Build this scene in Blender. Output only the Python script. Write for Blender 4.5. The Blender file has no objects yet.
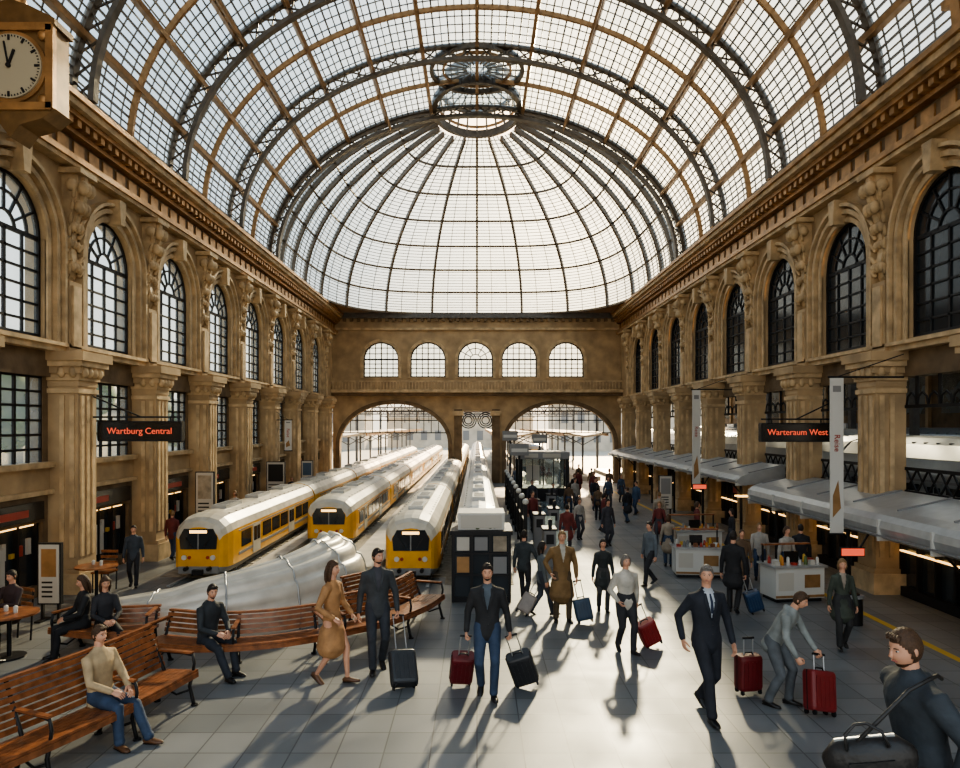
import bpy, math, random
from mathutils import Vector, Matrix
random.seed(7)
V=Vector
PI=math.pi
scene=bpy.context.scene
# ------------------------------------------------------------------ camera, sky, sun
cam=bpy.data.cameras.new('camera'); co=bpy.data.objects.new('camera',cam); scene.collection.objects.link(co)
co.location=(0,0,3.7); co.rotation_euler=(PI/2,0,0); cam.sensor_width=36; cam.lens=700/960*36; cam.shift_x=3/960; cam.shift_y=41/960; cam.clip_end=500
scene.camera=co
wd=bpy.data.worlds.new('sky'); scene.world=wd; wd.use_nodes=True; nt=wd.node_tree
bgn=nt.nodes['Background']; tc=nt.nodes.new('ShaderNodeTexCoord'); sp=nt.nodes.new('ShaderNodeSeparateXYZ'); cr=nt.nodes.new('ShaderNodeValToRGB')
cr.color_ramp.elements[0].position=0.0; cr.color_ramp.elements[0].color=(1.0,.88,.70,1)
cr.color_ramp.elements[1].position=.8; cr.color_ramp.elements[1].color=(.42,.58,.74,1)
e=cr.color_ramp.elements.new(.28); e.color=(.80,.85,.87,1)
nt.links.new(tc.outputs['Generated'],sp.inputs[0]); nt.links.new(sp.outputs['Z'],cr.inputs['Fac'])
SUNV=V((.22,1.0,.50)).normalized()
dt=nt.nodes.new('ShaderNodeVectorMath'); dt.operation='DOT_PRODUCT'; nt.links.new(tc.outputs['Generated'],dt.inputs[0]); dt.inputs[1].default_value=V((.19,1.0,.38)).normalized()
mxm=nt.nodes.new('ShaderNodeMath'); mxm.operation='MAXIMUM'; mxm.inputs[1].default_value=0; nt.links.new(dt.outputs['Value'],mxm.inputs[0])
pw=nt.nodes.new('ShaderNodeMath'); pw.operation='POWER'; pw.inputs[1].default_value=34; nt.links.new(mxm.outputs[0],pw.inputs[0])
ml=nt.nodes.new('ShaderNodeMixRGB'); ml.blend_type='MULTIPLY'; ml.inputs[0].default_value=1; ml.inputs[2].default_value=(3.4,2.2,1.0,1); nt.links.new(pw.outputs[0],ml.inputs[1])
ad=nt.nodes.new('ShaderNodeMixRGB'); ad.blend_type='ADD'; ad.inputs[0].default_value=1; nt.links.new(cr.outputs['Color'],ad.inputs[1]); nt.links.new(ml.outputs[0],ad.inputs[2])
nt.links.new(ad.outputs[0],bgn.inputs['Color'])
bgn.inputs['Strength'].default_value=1.4
sl=bpy.data.lights.new('sun','SUN'); sl.energy=10.5; sl.angle=.045; sl.color=(1.0,.75,.45)
so=bpy.data.objects.new('sun',sl); scene.collection.objects.link(so)
so.rotation_euler=(-SUNV).to_track_quat('-Z','Y').to_euler(); so.location=(10,90,60)
scene.view_settings.view_transform='AgX'
scene.view_settings.look='AgX - Medium High Contrast'
scene.view_settings.exposure=0.55

# ------------------------------------------------------------------ materials
MATS={}
def mat(name,col,rough=0.6,metal=0.0,noise=0.0,nscale=4.0,bump=0.0,bscale=30.0,emit=None,estr=0.0,coat=0.0):
    if name in MATS: return MATS[name]
    m=bpy.data.materials.new(name); m.use_nodes=True
    nt=m.node_tree; b=nt.nodes['Principled BSDF']
    b.inputs['Base Color'].default_value=(*col,1)
    b.inputs['Roughness'].default_value=rough
    b.inputs['Metallic'].default_value=metal
    tc=nt.nodes.new('ShaderNodeTexCoord')
    if noise>0:
        n=nt.nodes.new('ShaderNodeTexNoise'); n.inputs['Scale'].default_value=nscale; n.inputs['Detail'].default_value=6
        r=nt.nodes.new('ShaderNodeValToRGB')
        r.color_ramp.elements[0].position=0.3; r.color_ramp.elements[1].position=0.7
        r.color_ramp.elements[0].color=(*[c*(1-noise) for c in col],1)
        r.color_ramp.elements[1].color=(*[min(1,c*(1+noise)) for c in col],1)
        nt.links.new(tc.outputs['Object'],n.inputs['Vector'])
        nt.links.new(n.outputs['Fac'],r.inputs['Fac']); nt.links.new(r.outputs['Color'],b.inputs['Base Color'])
    if bump>0:
        n2=nt.nodes.new('ShaderNodeTexNoise'); n2.inputs['Scale'].default_value=bscale; n2.inputs['Detail'].default_value=4
        bp=nt.nodes.new('ShaderNodeBump'); bp.inputs['Strength'].default_value=bump; bp.inputs['Distance'].default_value=0.02
        nt.links.new(tc.outputs['Object'],n2.inputs['Vector'])
        nt.links.new(n2.outputs['Fac'],bp.inputs['Height']); nt.links.new(bp.outputs['Normal'],b.inputs['Normal'])
    if emit:
        b.inputs['Emission Color'].default_value=(*emit,1); b.inputs['Emission Strength'].default_value=estr
    MATS[name]=m; return m

def glassmat(name,tint,frac,milky):
    m=bpy.data.materials.new(name); m.use_nodes=True; nt=m.node_tree
    for n in list(nt.nodes): nt.nodes.remove(n)
    o=nt.nodes.new('ShaderNodeOutputMaterial')
    t=nt.nodes.new('ShaderNodeBsdfTransparent'); t.inputs[0].default_value=(*tint,1)
    g=nt.nodes.new('ShaderNodeBsdfPrincipled'); g.inputs['Base Color'].default_value=(*milky,1); g.inputs['Roughness'].default_value=0.15
    tr=nt.nodes.new('ShaderNodeBsdfTranslucent'); tr.inputs[0].default_value=(*milky,1)
    mx=nt.nodes.new('ShaderNodeMixShader'); mx.inputs[0].default_value=0.6
    nt.links.new(g.outputs[0],mx.inputs[1]); nt.links.new(tr.outputs[0],mx.inputs[2])
    m2=nt.nodes.new('ShaderNodeMixShader')
    tc=nt.nodes.new('ShaderNodeTexCoord'); n=nt.nodes.new('ShaderNodeTexNoise'); n.inputs['Scale'].default_value=.55; n.inputs['Detail'].default_value=5
    mp=nt.nodes.new('ShaderNodeMapRange'); mp.inputs['From Min'].default_value=.3; mp.inputs['From Max'].default_value=.7; mp.inputs['To Min'].default_value=frac*.5; mp.inputs['To Max'].default_value=min(.9,frac*1.6)
    nt.links.new(tc.outputs['Object'],n.inputs['Vector']); nt.links.new(n.outputs['Fac'],mp.inputs['Value']); nt.links.new(mp.outputs[0],m2.inputs[0])
    nt.links.new(t.outputs[0],m2.inputs[1]); nt.links.new(mx.outputs[0],m2.inputs[2])
    nt.links.new(m2.outputs[0],o.inputs[0]); MATS[name]=m; return m

STONE=mat('sandstone',(0.42,0.295,0.165),0.75,0,0.30,1.3,0.35,9)
STONE_L=mat('sandstone_trim',(0.50,0.36,0.205),0.65,0,0.32,3,0.4,16)
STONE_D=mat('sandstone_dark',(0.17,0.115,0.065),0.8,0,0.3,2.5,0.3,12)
BRONZE=mat('bronze_trim',(0.38,0.21,0.085),0.38,0.5,0.35,3,0.2,20)
STEEL=mat('dark_steel',(0.12,0.115,0.11),0.5,0.3,0.2,6)
RIBM=mat('bronze_rib',(0.105,0.085,0.065),0.42,0.4,0.3,5)
STEEL_B=mat('purlin_brown',(0.32,0.18,0.075),0.45,0.35,0.25,4)
STEEL_G=mat('glazing_bar',(0.22,0.20,0.17),0.5,0.2)
DOMER=mat('dome_rib',(0.17,0.135,0.10),0.5,0.3,0.2,6)
IRON=mat('black_iron',(0.022,0.022,0.024),0.5,0.5)
GLASS=glassmat('vault_glass',(0.70,0.80,0.87),0.30,(0.70,0.76,0.80))
WGLASS=glassmat('window_glass',(0.74,0.81,0.84),0.25,(0.6,0.68,0.72))
DGLASS=mat('dark_glass',(0.022,0.028,0.034),0.12,0,0)
WHITE=mat('white_paint',(0.58,0.57,0.53),0.4)
SILVER=mat('silver_metal',(0.44,0.45,0.45),0.35,0.45,0.1,5)
YEL=mat('train_yellow',(0.74,0.37,0.03),0.3,0,0.12,3)
TWHITE=mat('train_white',(0.56,0.51,0.41),0.38,0,0.2,2)
TSIL=mat('train_silver',(0.34,0.36,0.37),0.3,0.6,0.12,2)
TGREY=mat('train_grey',(0.22,0.22,0.22),0.5)
WOOD=mat('bench_wood',(0.24,0.088,0.034),0.34,0,0.45,9,0.15,40)
BLACKP=mat('black_panel',(0.014,0.013,0.013),0.25)
REDLED=mat('red_led',(0.4,0.03,0.02),0.5,emit=(1.0,0.16,0.08),estr=.6)
REDSIGN=mat('red_sign',(0.34,0.04,0.025),0.4,0,0.1)
WARM=mat('warm_lamp',(0.9,0.6,0.2),0.5,emit=(1.0,0.58,0.2),estr=2.2)
YLINE=mat('yellow_line',(0.55,0.34,0.05),0.5)
PAPER=mat('poster_paper',(0.50,0.47,0.41),0.6)
BLUE=mat('poster_blue',(0.06,0.11,0.18),0.5)
BED=mat('track_bed',(0.33,0.28,0.21),0.85,0,0.3,6,0.5,40)
PLAT=mat('platform_concrete',(0.48,0.43,0.35),0.6,0,0.2,2)
GREEN=mat('foliage',(0.09,0.13,0.05),0.8,0,0.5,3,0.6,6)
BUILD=mat('far_building',(0.55,0.49,0.40),0.8,0,0.2,0.6)

def tile_mat(name,c1,c2,mort,scale,rough):
    m=bpy.data.materials.new(name); m.use_nodes=True; nt=m.node_tree; b=nt.nodes['Principled BSDF']
    tc=nt.nodes.new('ShaderNodeTexCoord')
    br=nt.nodes.new('ShaderNodeTexBrick'); br.offset=0.0
    br.inputs['Scale'].default_value=scale; br.inputs['Brick Width'].default_value=0.5; br.inputs['Row Height'].default_value=0.5
    br.inputs['Mortar Size'].default_value=0.008; br.inputs['Color1'].default_value=(*c1,1); br.inputs['Color2'].default_value=(*c2,1); br.inputs['Mortar'].default_value=(*mort,1)
    n=nt.nodes.new('ShaderNodeTexNoise'); n.inputs['Scale'].default_value=0.9; n.inputs['Detail'].default_value=8
    mp=nt.nodes.new('ShaderNodeMapRange'); mp.inputs['To Min'].default_value=rough*0.6; mp.inputs['To Max'].default_value=rough*1.5
    mx=nt.nodes.new('ShaderNodeMixRGB'); mx.blend_type='MULTIPLY'; mx.inputs[0].default_value=0.5
    cr=nt.nodes.new('ShaderNodeValToRGB'); cr.color_ramp.elements[0].position=0.3; cr.color_ramp.elements[0].color=(0.6,0.6,0.6,1); cr.color_ramp.elements[1].position=0.7
    L=nt.links.new
    L(tc.outputs['Object'],br.inputs['Vector']); L(tc.outputs['Object'],n.inputs['Vector'])
    L(n.outputs['Fac'],mp.inputs['Value']); L(mp.outputs[0],b.inputs['Roughness'])
    L(n.outputs['Fac'],cr.inputs['Fac']); L(br.outputs['Color'],mx.inputs[1]); L(cr.outputs['Color'],mx.inputs[2]); L(mx.outputs[0],b.inputs['Base Color'])
    return m
TILE=tile_mat('floor_tiles',(0.150,0.160,0.165),(0.215,0.22,0.22),(0.075,0.078,0.08),0.95,0.42)

# ------------------------------------------------------------------ mesh builder
class MB:
    def __init__(s): s.v=[];s.f=[];s.m=[];s.s=[];s.mats=[]
    def mi(s,m):
        if m not in s.mats: s.mats.append(m)
        return s.mats.index(m)
    def add(s,vs,fs,m,smooth=False,M=None):
        o=len(s.v); k=s.mi(m) if not isinstance(m,list) else None
        for p in vs:
            p=V(p)
            if M is not None: p=M@p
            s.v.append(tuple(p))
        for i,f in enumerate(fs):
            s.f.append(tuple(o+a for a in f)); s.m.append(k if k is not None else s.mi(m[i])); s.s.append(smooth)
    def box(s,x0,x1,y0,y1,z0,z1,m,M=None):
        vs=[(x0,y0,z0),(x1,y0,z0),(x1,y1,z0),(x0,y1,z0),(x0,y0,z1),(x1,y0,z1),(x1,y1,z1),(x0,y1,z1)]
        s.add(vs,[(0,3,2,1),(4,5,6,7),(0,1,5,4),(1,2,6,5),(2,3,7,6),(3,0,4,7)],m,M=M)
    def cbox(s,c,sz,m,M=None):
        s.box(c[0]-sz[0]/2,c[0]+sz[0]/2,c[1]-sz[1]/2,c[1]+sz[1]/2,c[2]-sz[2]/2,c[2]+sz[2]/2,m,M)
    def beam(s,p,q,w,h,m,up=(0,0,1),M=None):
        p=V(p);q=V(q);d=(q-p)
        if d.length<1e-6: return
        d.normalize();up=V(up)
        a=d.cross(up)
        if a.length<1e-4: a=d.cross(V((0,1,0)))
        a.normalize();b=a.cross(d).normalized()
        a*=w/2;b*=h/2
        vs=[p-a-b,p+a-b,p+a+b,p-a+b,q-a-b,q+a-b,q+a+b,q-a+b]
        s.add(vs,[(0,3,2,1),(4,5,6,7),(0,1,5,4),(1,2,6,5),(2,3,7,6),(3,0,4,7)],m,M=M)
    def loft(s,pts,rad,m,side=(1,0,0),n=12,M=None,round_=True,smooth=True):
        pts=[V(p) for p in pts]; rad=[(r,r) if not isinstance(r,(tuple,list)) else r for r in rad]
        if round_:
            d0=(pts[0]-pts[1]).normalized(); d1=(pts[-1]-pts[-2]).normalized()
            r0=min(rad[0]);r1=min(rad[-1])
            pts=[pts[0]+d0*r0*0.75,pts[0]+d0*r0*0.45]+pts+[pts[-1]+d1*r1*0.45,pts[-1]+d1*r1*0.75]
            rad=[(rad[0][0]*.4,rad[0][1]*.4),(rad[0][0]*.8,rad[0][1]*.8)]+rad+[(rad[-1][0]*.8,rad[-1][1]*.8),(rad[-1][0]*.4,rad[-1][1]*.4)]
        vs=[];fs=[]
        N=len(pts)
        for i in range(N):
            t=(pts[min(i+1,N-1)]-pts[max(i-1,0)]).normalized()
            sd=V(side); a=sd-t*sd.dot(t)
            if a.length<1e-3: a=V((0,1,0))-t*t.y
            a.normalize(); b=t.cross(a)
            for k in range(n):
                th=2*PI*k/n
                vs.append(pts[i]+a*math.cos(th)*rad[i][0]+b*math.sin(th)*rad[i][1])
        for i in range(N-1):
            for k in range(n):
                k2=(k+1)%n
                fs.append((i*n+k,i*n+k2,(i+1)*n+k2,(i+1)*n+k))
        fs.append(tuple(range(n-1,-1,-1))); fs.append(tuple((N-1)*n+k for k in range(n)))
        s.add(vs,fs,m,smooth,M)
    def tube(s,pts,r,m,n=8,M=None,side=(1,0,0)):
        s.loft(pts,[r]*len(pts) if not isinstance(r,list) else r,m,n=n,M=M,round_=False,side=side)
    def ell(s,c,r,m,M=None,n=12,k=8):
        vs=[];fs=[]
        c=V(c)
        vs.append(c+V((0,0,r[2])))
        for i in range(1,k):
            a=PI*i/k
            for j in range(n):
                b=2*PI*j/n
                vs.append(c+V((r[0]*math.sin(a)*math.cos(b),r[1]*math.sin(a)*math.sin(b),r[2]*math.cos(a))))
        vs.append(c-V((0,0,r[2])))
        for j in range(n): fs.append((0,1+j,1+(j+1)%n))
        for i in range(k-2):
            for j in range(n):
                a=1+i*n+j;b=1+i*n+(j+1)%n
                fs.append((a,a+n,b+n,b))
        l=len(vs)-1
        for j in range(n): fs.append((l,1+(k-2)*n+(j+1)%n,1+(k-2)*n+j))
        s.add(vs,fs,m,True,M)
    def cyl(s,p,q,r,m,n=16,M=None):
        s.loft([p,q],[r,r],m,n=n,M=M,round_=False,smooth=False)
    def prism(s,poly,F,w0,w1,m):
        n=len(poly)
        vs=[F(u,v,w0) for u,v in poly]+[F(u,v,w1) for u,v in poly]
        fs=[tuple(range(n)),tuple(range(2*n-1,n-1,-1))]+[(i,(i+1)%n,n+(i+1)%n,n+i) for i in range(n)]
        s.add(vs,fs,m)
    def sweep(s,path,prof,m,M=None,smooth=False,caps=True):
        vs=[];fs=[];n=len(prof)
        for p,a,b in path:
            for (u,v) in prof: vs.append(p+a*u+b*v)
        for i in range(len(path)-1):
            for k in range(n):
                k2=(k+1)%n
                fs.append((i*n+k,i*n+k2,(i+1)*n+k2,(i+1)*n+k))
        if caps:
            fs.append(tuple(range(n-1,-1,-1))); fs.append(tuple((len(path)-1)*n+k for k in range(n)))
        s.add(vs,fs,m,smooth,M)
    def obj(s,name,fix=True):
        me=bpy.data.meshes.new(name); me.from_pydata(s.v,[],s.f)
        for m in s.mats: me.materials.append(m)
        me.polygons.foreach_set('material_index',s.m); me.polygons.foreach_set('use_smooth',s.s)
        me.update()
        if fix:
            import bmesh
            bm=bmesh.new(); bm.from_mesh(me); bmesh.ops.recalc_face_normals(bm,faces=bm.faces); bm.to_mesh(me); bm.free()
        o=bpy.data.objects.new(name,me); scene.collection.objects.link(o)
        return o

def archpts(uc,hw,a0,spring,rise,n=20):
    P=[(uc-hw,a0)]
    for i in range(n+1):
        t=PI-PI*i/n
        P.append((uc+hw*math.cos(t),spring+rise*math.sin(t)))
    P.append((uc+hw,a0)); return P
def arch_wall(mb,F,u0,u1,v0,v1,uc,hw,a0,spring,rise,depth,m,n=20):
    P=archpts(uc,hw,a0,spring,rise,n)
    def quad(a,b,c,d): mb.add([F(*a,0),F(*b,0),F(*c,0),F(*d,0)],[(0,1,2,3)],m)
    quad((u0,v0),(uc-hw,v0),(uc-hw,v1),(u0,v1)); quad((uc+hw,v0),(u1,v0),(u1,v1),(uc+hw,v1))
    if a0>v0+1e-3: quad((uc-hw,v0),(uc+hw,v0),(uc+hw,a0),(uc-hw,a0))
    for i in range(1,len(P)-2):
        quad(P[i],P[i+1],(P[i+1][0],v1),(P[i][0],v1))
    for i in range(len(P)-1):
        mb.add([F(*P[i],0),F(*P[i+1],0),F(*P[i+1],depth),F(*P[i],depth)],[(0,1,2,3)],m)
    mb.add([F(*P[0],0),F(*P[-1],0),F(*P[-1],depth),F(*P[0],depth)],[(0,1,2,3)],m)
def arch_ring(mb,F,uc,a0,spring,hw,rise,t,w0,w1,m,n=20):
    A=archpts(uc,hw,a0,spring,rise,n);B=archpts(uc,hw+t,a0,spring,rise+t,n)
    for i in range(len(A)-1):
        mb.add([F(*A[i],w0),F(*A[i+1],w0),F(*B[i+1],w0),F(*B[i],w0)],[(0,1,2,3)],m)
        mb.add([F(*A[i],w0),F(*A[i+1],w0),F(*A[i+1],w1),F(*A[i],w1)],[(0,1,2,3)],m)
        mb.add([F(*B[i],w0),F(*B[i+1],w0),F(*B[i+1],w1),F(*B[i],w1)],[(0,1,2,3)],m)
    for Q in (0,-1):
        mb.add([F(*A[Q],w0),F(*B[Q],w0),F(*B[Q],w1),F(*A[Q],w1)],[(0,1,2,3)],m)
def arch_window(name,F,uc,hw,a0,spring,rise,w,glass,bar,nv=4,nh=6,fan=True,bw=0.04):
    mb=MB(); P=archpts(uc,hw,a0,spring,rise,20)
    mb.add([F(u,v,w) for u,v in P],[tuple(range(len(P)))],glass)
    up=F(0,0,1)-F(0,0,0)
    arch_ring(mb,F,uc,a0,spring,hw-0.07,rise-0.07,0.08,w-0.05,w+0.05,bar)
    mb.beam(F(uc-hw,a0+.04,w),F(uc+hw,a0+.04,w),0.08,0.08,bar,up)
    for i in range(1,nv):
        u=-hw+2*hw*i/nv
        top=spring if fan else spring+rise*math.sqrt(max(0,1-(u/hw)**2))
        mb.beam(F(uc+u,a0,w),F(uc+u,top,w),bw*1.4 if i==nv//2 else bw,0.06,bar,up)
    H=spring-a0
    for j in range(1,nh+1):
        v=a0+H*j/nh
        mb.beam(F(uc-hw,v,w),F(uc+hw,v,w),bw*(2 if j==nh else 1),0.06,bar,up)
    if fan:
        for k in range(1,6):
            t=PI*k/6
            mb.beam(F(uc+.3*hw*math.cos(t),spring+.3*rise*math.sin(t),w),F(uc+hw*math.cos(t),spring+rise*math.sin(t),w),bw,0.06,bar,up)
        for rr in (0.3,0.65):
            Q=[(uc+rr*hw*math.cos(PI*i/12),spring+rr*rise*math.sin(PI*i/12)) for i in range(13)]
            for i in range(12): mb.beam(F(*Q[i],w),F(*Q[i+1],w),bw,0.06,bar,up)
    else:
        for j in range(1,3):
            v=spring+rise*j/3; hh=hw*math.sqrt(max(0,1-(j/3)**2))
            mb.beam(F(uc-hh,v,w),F(uc+hh,v,w),bw,0.06,bar,up)
    return mb.obj(name,False)

# ------------------------------------------------------------------ hall dimensions
X=9.2; YB=44.7; S=3.73; C0=11.97
cols=[C0+S*k for k in range(-3,9)]
wn=[0]
def Fw(side):
    return (lambda u,v,w: V((side*(X+w),u,v)))
def FB(u,v,w): return V((u,YB+w,v))

def corbel(mb,F,u,z0,z1,m):
    H=z1-z0
    prof=[(0.0,z0),(-.10,z0+.05*H),(-.20,z0+.16*H),(-.14,z0+.28*H),(-.16,z0+.45*H),(-.26,z0+.62*H),(-.42,z0+.78*H),(-.46,z0+.90*H),(-.44,z0+H),(0,z0+H)]
    for du,sc in ((0,1.0),(-.13,.8),(.13,.8)):
        vs=[];hw=.07
        n=len(prof)
        for s_ in (-1,1):
            for (w,v) in prof: vs.append(F(u+du+s_*hw,v,w*sc))
        fs=[tuple(range(n)),tuple(range(2*n-1,n-1,-1))]+[(i,(i+1)%n,n+(i+1)%n,n+i) for i in range(n)]
        mb.add(vs,fs,m)
    for (dv,r,w) in ((.14,.12,-.2),(.36,.10,-.16),(.52,.13,-.22),(.70,.15,-.36),(.88,.17,-.44)):
        for du in (-.14,0,.14):
            c=F(u+du,z0+dv*H,w); mb.ell(c,(r*.8,r*.6,r),m,n=8,k=5)
    for q in range(7):
        dv=.08+q*.12; w=-.16-.3*max(0,dv-.45)
        for du in (-.2,.2):
            c=F(u+du,z0+dv*H,w); d=F(u+du*1.5,z0+dv*H+.16,w-.08)
            mb.loft([c,(c+d)/2+V((0,0,.03)),d],[.055,.045,.015],m,n=6)
    for du in (-.25,.25):
        c=F(u+du,z0+.9*H,-.25); mb.ell(c,(.14,.10,.15),m,n=8,k=6)
        c=F(u+du*.8,z0+.2*H,-.1); mb.ell(c,(.09,.07,.10),m,n=8,k=6)
    a=F(u-.34,z1,-.5);b=F(u+.34,z1+.12,0)
    mb.box(min(a.x,b.x),max(a.x,b.x),min(a.y,b.y),max(a.y,b.y),a.z,b.z,m)

def fbox(mb,F,u0,u1,v0,v1,w0,w1,m):
    a=F(u0,v0,w0);b=F(u1,v1,w1)
    mb.box(min(a.x,b.x),max(a.x,b.x),min(a.y,b.y),max(a.y,b.y),min(a.z,b.z),max(a.z,b.z),m)

for side,sname in ((-1,'left'),(1,'right')):
    F=Fw(side)
    wall=MB(); trim=MB(); carv=MB()
    ys=cols+[45.53]
    for k in range(len(ys)-1):
        u0,u1=ys[k],min(ys[k+1],YB)
        uc=(ys[k]+ys[k+1])/2
        if u1-u0<1: continue
        hw=1.1
        if uc+hw>YB: 
            fbox(wall,F,u0,u1,5.3,9.7,0,.4,STONE)
        else:
            arch_wall(wall,F,u0,u1,5.3,9.7,uc,hw,5.55,7.65,hw,.45,STONE)
            arch_ring(trim,F,uc,5.5,7.65,hw,hw,.12,-.05,.02,STONE_L)
            arch_ring(trim,F,uc,5.5,7.65,hw+.2,hw+.2,.11,-.13,.02,STONE_L)
            arch_ring(trim,F,uc,5.5,7.65,hw+.38,hw+.38,.08,-.2,.02,STONE_L)
            trim.prism([(uc-.10,8.7),(uc+.10,8.7),(uc+.16,9.3),(uc-.16,9.3)],F,-.32,0,STONE_L)
            wn[0]+=1
            arch_window('window_%d'%wn[0],F,uc,hw,5.55,7.65,hw,.16,WGLASS if side<0 else DGLASS,IRON,4,6,fan=True,bw=.045)  # right panes coloured dark to stand for the unlit space behind them
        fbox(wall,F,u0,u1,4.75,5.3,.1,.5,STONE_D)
        if side<0:
            fbox(wall,F,u0,u1,2.25,2.85,.15,.5,STONE)
            fbox(trim,F,u0,u1,2.78,2.9,.02,.3,STONE_L); fbox(trim,F,u0,u1,2.2,2.3,.05,.3,STONE_L)
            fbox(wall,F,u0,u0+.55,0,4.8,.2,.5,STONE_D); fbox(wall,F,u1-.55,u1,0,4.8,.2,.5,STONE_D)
            mb=MB(); wn[0]+=1
            mb.add([F(u0+.55,2.85,.27),F(u1-.55,2.85,.27),F(u1-.55,4.75,.27),F(u0+.55,4.75,.27)],[(0,1,2,3)],WGLASS)
            n=6
            for i in range(n+1):
                u=u0+.55+(u1-u0-1.1)*i/n; mb.beam(F(u,2.85,.25),F(u,4.75,.25),.06,.06,IRON,(1,0,0))
            for j in range(7):
                v=2.87+1.86*j/6; mb.beam(F(u0+.55,v,.25),F(u1-.55,v,.25),.05,.05,IRON,(1,0,0))
            mb.obj('window_%d'%wn[0],False)
            sh=MB()
            fbox(sh,F,u0+.6,u1-.6,0,2.25,.38,.45,DGLASS)
            fbox(sh,F,u0+.6,u1-.6,1.62,2.18,.12,.4,STONE_D)
            fbox(sh,F,u0+.75,u1-.75,1.7,2.08,.04,.12,BLACKP)
            fbox(sh,F,u0+.95,u1-(1.3 if k%2 else 1.9),1.80,1.95,.02,.05,REDSIGN)
            for q in range(5):
                u=u0+.6+(u1-u0-1.2)*q/4; fbox(sh,F,u-.03,u+.03,0,1.65,.28,.4,IRON)
            fbox(sh,F,u0+.6,u1-.6,0,.25,.25,.42,STONE_D)
            fbox(sh,F,u0+1.0,u1-1.6,.45,1.2,.31,.36,PAPER)
            # warm display lighting and stocked shelves
            fbox(sh,F,u0+.7,u1-.7,1.55,1.59,.3,.36,WARM)
            for q in range(9):
                u=u0+.8+(u1-u0-1.6)*q/8; fbox(sh,F,u-.06,u+.06,.95,1.05+.12*(q%3),.33,.38,(YLINE,REDSIGN,PAPER)[q%3])
            sh.obj('shopfront',False)
        else:
            mb=MB()
            for v in (2.25,2.75,4.1): mb.beam(F(u0,v,.2),F(u1,v,.2),.07,.07,IRON,(1,0,0))
            n=10
            for i in range(n):
                a=u0+(u1-u0)*i/n;b=u0+(u1-u0)*(i+1)/n
                mb.beam(F(a,2.25,.2),F(b,2.75,.2),.03,.03,IRON,(1,0,0)); mb.beam(F(b,2.25,.2),F(a,2.75,.2),.03,.03,IRON,(1,0,0))
                if i%2==0:
                    mb.beam(F(a,4.1,.2),F(a,4.78,.2),.05,.05,IRON,(1,0,0))
                Q=[(a+(b-a)*.5+ (b-a)*.5*math.cos(t*PI/4),4.1+.3*math.sin(t*PI/4)) for t in range(5)]
                for j in range(4): mb.beam(F(*Q[j],.2),F(*Q[j+1],.2),.03,.03,IRON,(1,0,0))
            mb.obj('iron_railing',False)
            sh=MB()
            fbox(sh,F,u0+.4,u1-.4,0,2.2,.15,.25,DGLASS)
            for q in range(6):
                u=u0+.4+(u1-u0-.8)*q/5; fbox(sh,F,u-.03,u+.03,0,2.2,.05,.2,IRON)
            fbox(sh,F,u0+.4,u1-.4,2.1,2.25,0,.3,IRON); fbox(sh,F,u0+.4,u1-.4,0,.2,.02,.3,IRON)
            fbox(sh,F,u0+.4,u1-.4,.95,.98,.04,.1,WARM)
            fbox(sh,F,u0+.8,u1-1.6,1.25,1.5,.05,.12,YLINE if k%2 else REDSIGN)
            sh.obj('shopfront',False)
    pier=MB()
    for u in cols:
        fbox(pier,F,u-.46,u+.46,0,.45,-.56,.2,STONE_L); fbox(pier,F,u-.42,u+.42,.45,.55,-.52,.2,STONE)
        fbox(pier,F,u-.37,u+.37,.55,4.55,-.46,.2,STONE)
        for du in (-.22,0,.22): fbox(pier,F,u+du-.055,u+du+.055,.8,4.35,-.49,-.44,STONE_L)
        for w in (-.34,-.12): fbox(pier,F,u-.40,u+.40,.8,4.35,w-.05,w+.05,STONE_L)
        fbox(pier,F,u-.41,u+.41,4.4,4.5,-.5,.2,STONE_L)
        for i,(z0,z1,e) in enumerate(((4.55,4.68,.02),(4.68,4.83,.06),(4.83,4.98,.12),(4.98,5.1,.19),(5.1,5.3,.25))):
            fbox(pier,F,u-.37-e,u+.37+e,z0,z1,-.46-e,.2,STONE_L if i%2 else STONE)
        for du in (-.3,-.1,.1,.3):
            pier.ell(F(u+du,4.86,-.56),(.09,.09,.13),STONE_L,n=8,k=5)
        for w in (-.4,-.15): 
            for uu in (-.45,.45): pier.ell(F(u+uu,4.86,w),(.09,.09,.13),STONE_L,n=8,k=5)
        fbox(pier,F,u-.24,u+.24,5.3,6.9,-.2,.05,STONE); fbox(pier,F,u-.16,u+.16,5.45,6.8,-.25,-.18,STONE_L)
        corbel(carv,F,u,6.9,9.25,STONE_L)
    pier.obj('trim_%s_piers'%sname)
    carv.obj('trim_%s_carved_corbels'%sname)
    y0,y1=-1,YB
    fbox(trim,F,y0,y1,5.3,5.42,-.12,.2,STONE_L); fbox(trim,F,y0,y1,5.42,5.5,-.2,.2,STONE_L)
    fbox(trim,F,y0,y1,9.45,9.55,-.28,.1,STONE_L); fbox(trim,F,y0,y1,9.55,9.68,-.34,.1,BRONZE)
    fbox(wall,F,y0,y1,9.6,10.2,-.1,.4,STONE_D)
    fbox(trim,F,y0,y1,10.15,10.25,-.3,.1,BRONZE)
    fbox(trim,F,y0,y1,10.4,10.52,-.52,.1,BRONZE); fbox(trim,F,y0,y1,10.52,10.66,-.66,.3,STONE_L); fbox(trim,F,y0,y1,10.66,10.78,-.74,.6,BRONZE)
    u=y0
    while u<y1:
        fbox(trim,F,u,u+.16,10.25,10.4,-.46,.1,BRONZE)
        u+=.32
    u=y0
    while u<y1:
        fbox(trim,F,u,u+.42,9.8,10.08,-.14,-.08,BRONZE); u+=.62
    fbox(trim,F,y0,y1,10.78,10.95,-.3,.4,STEEL)
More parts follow.
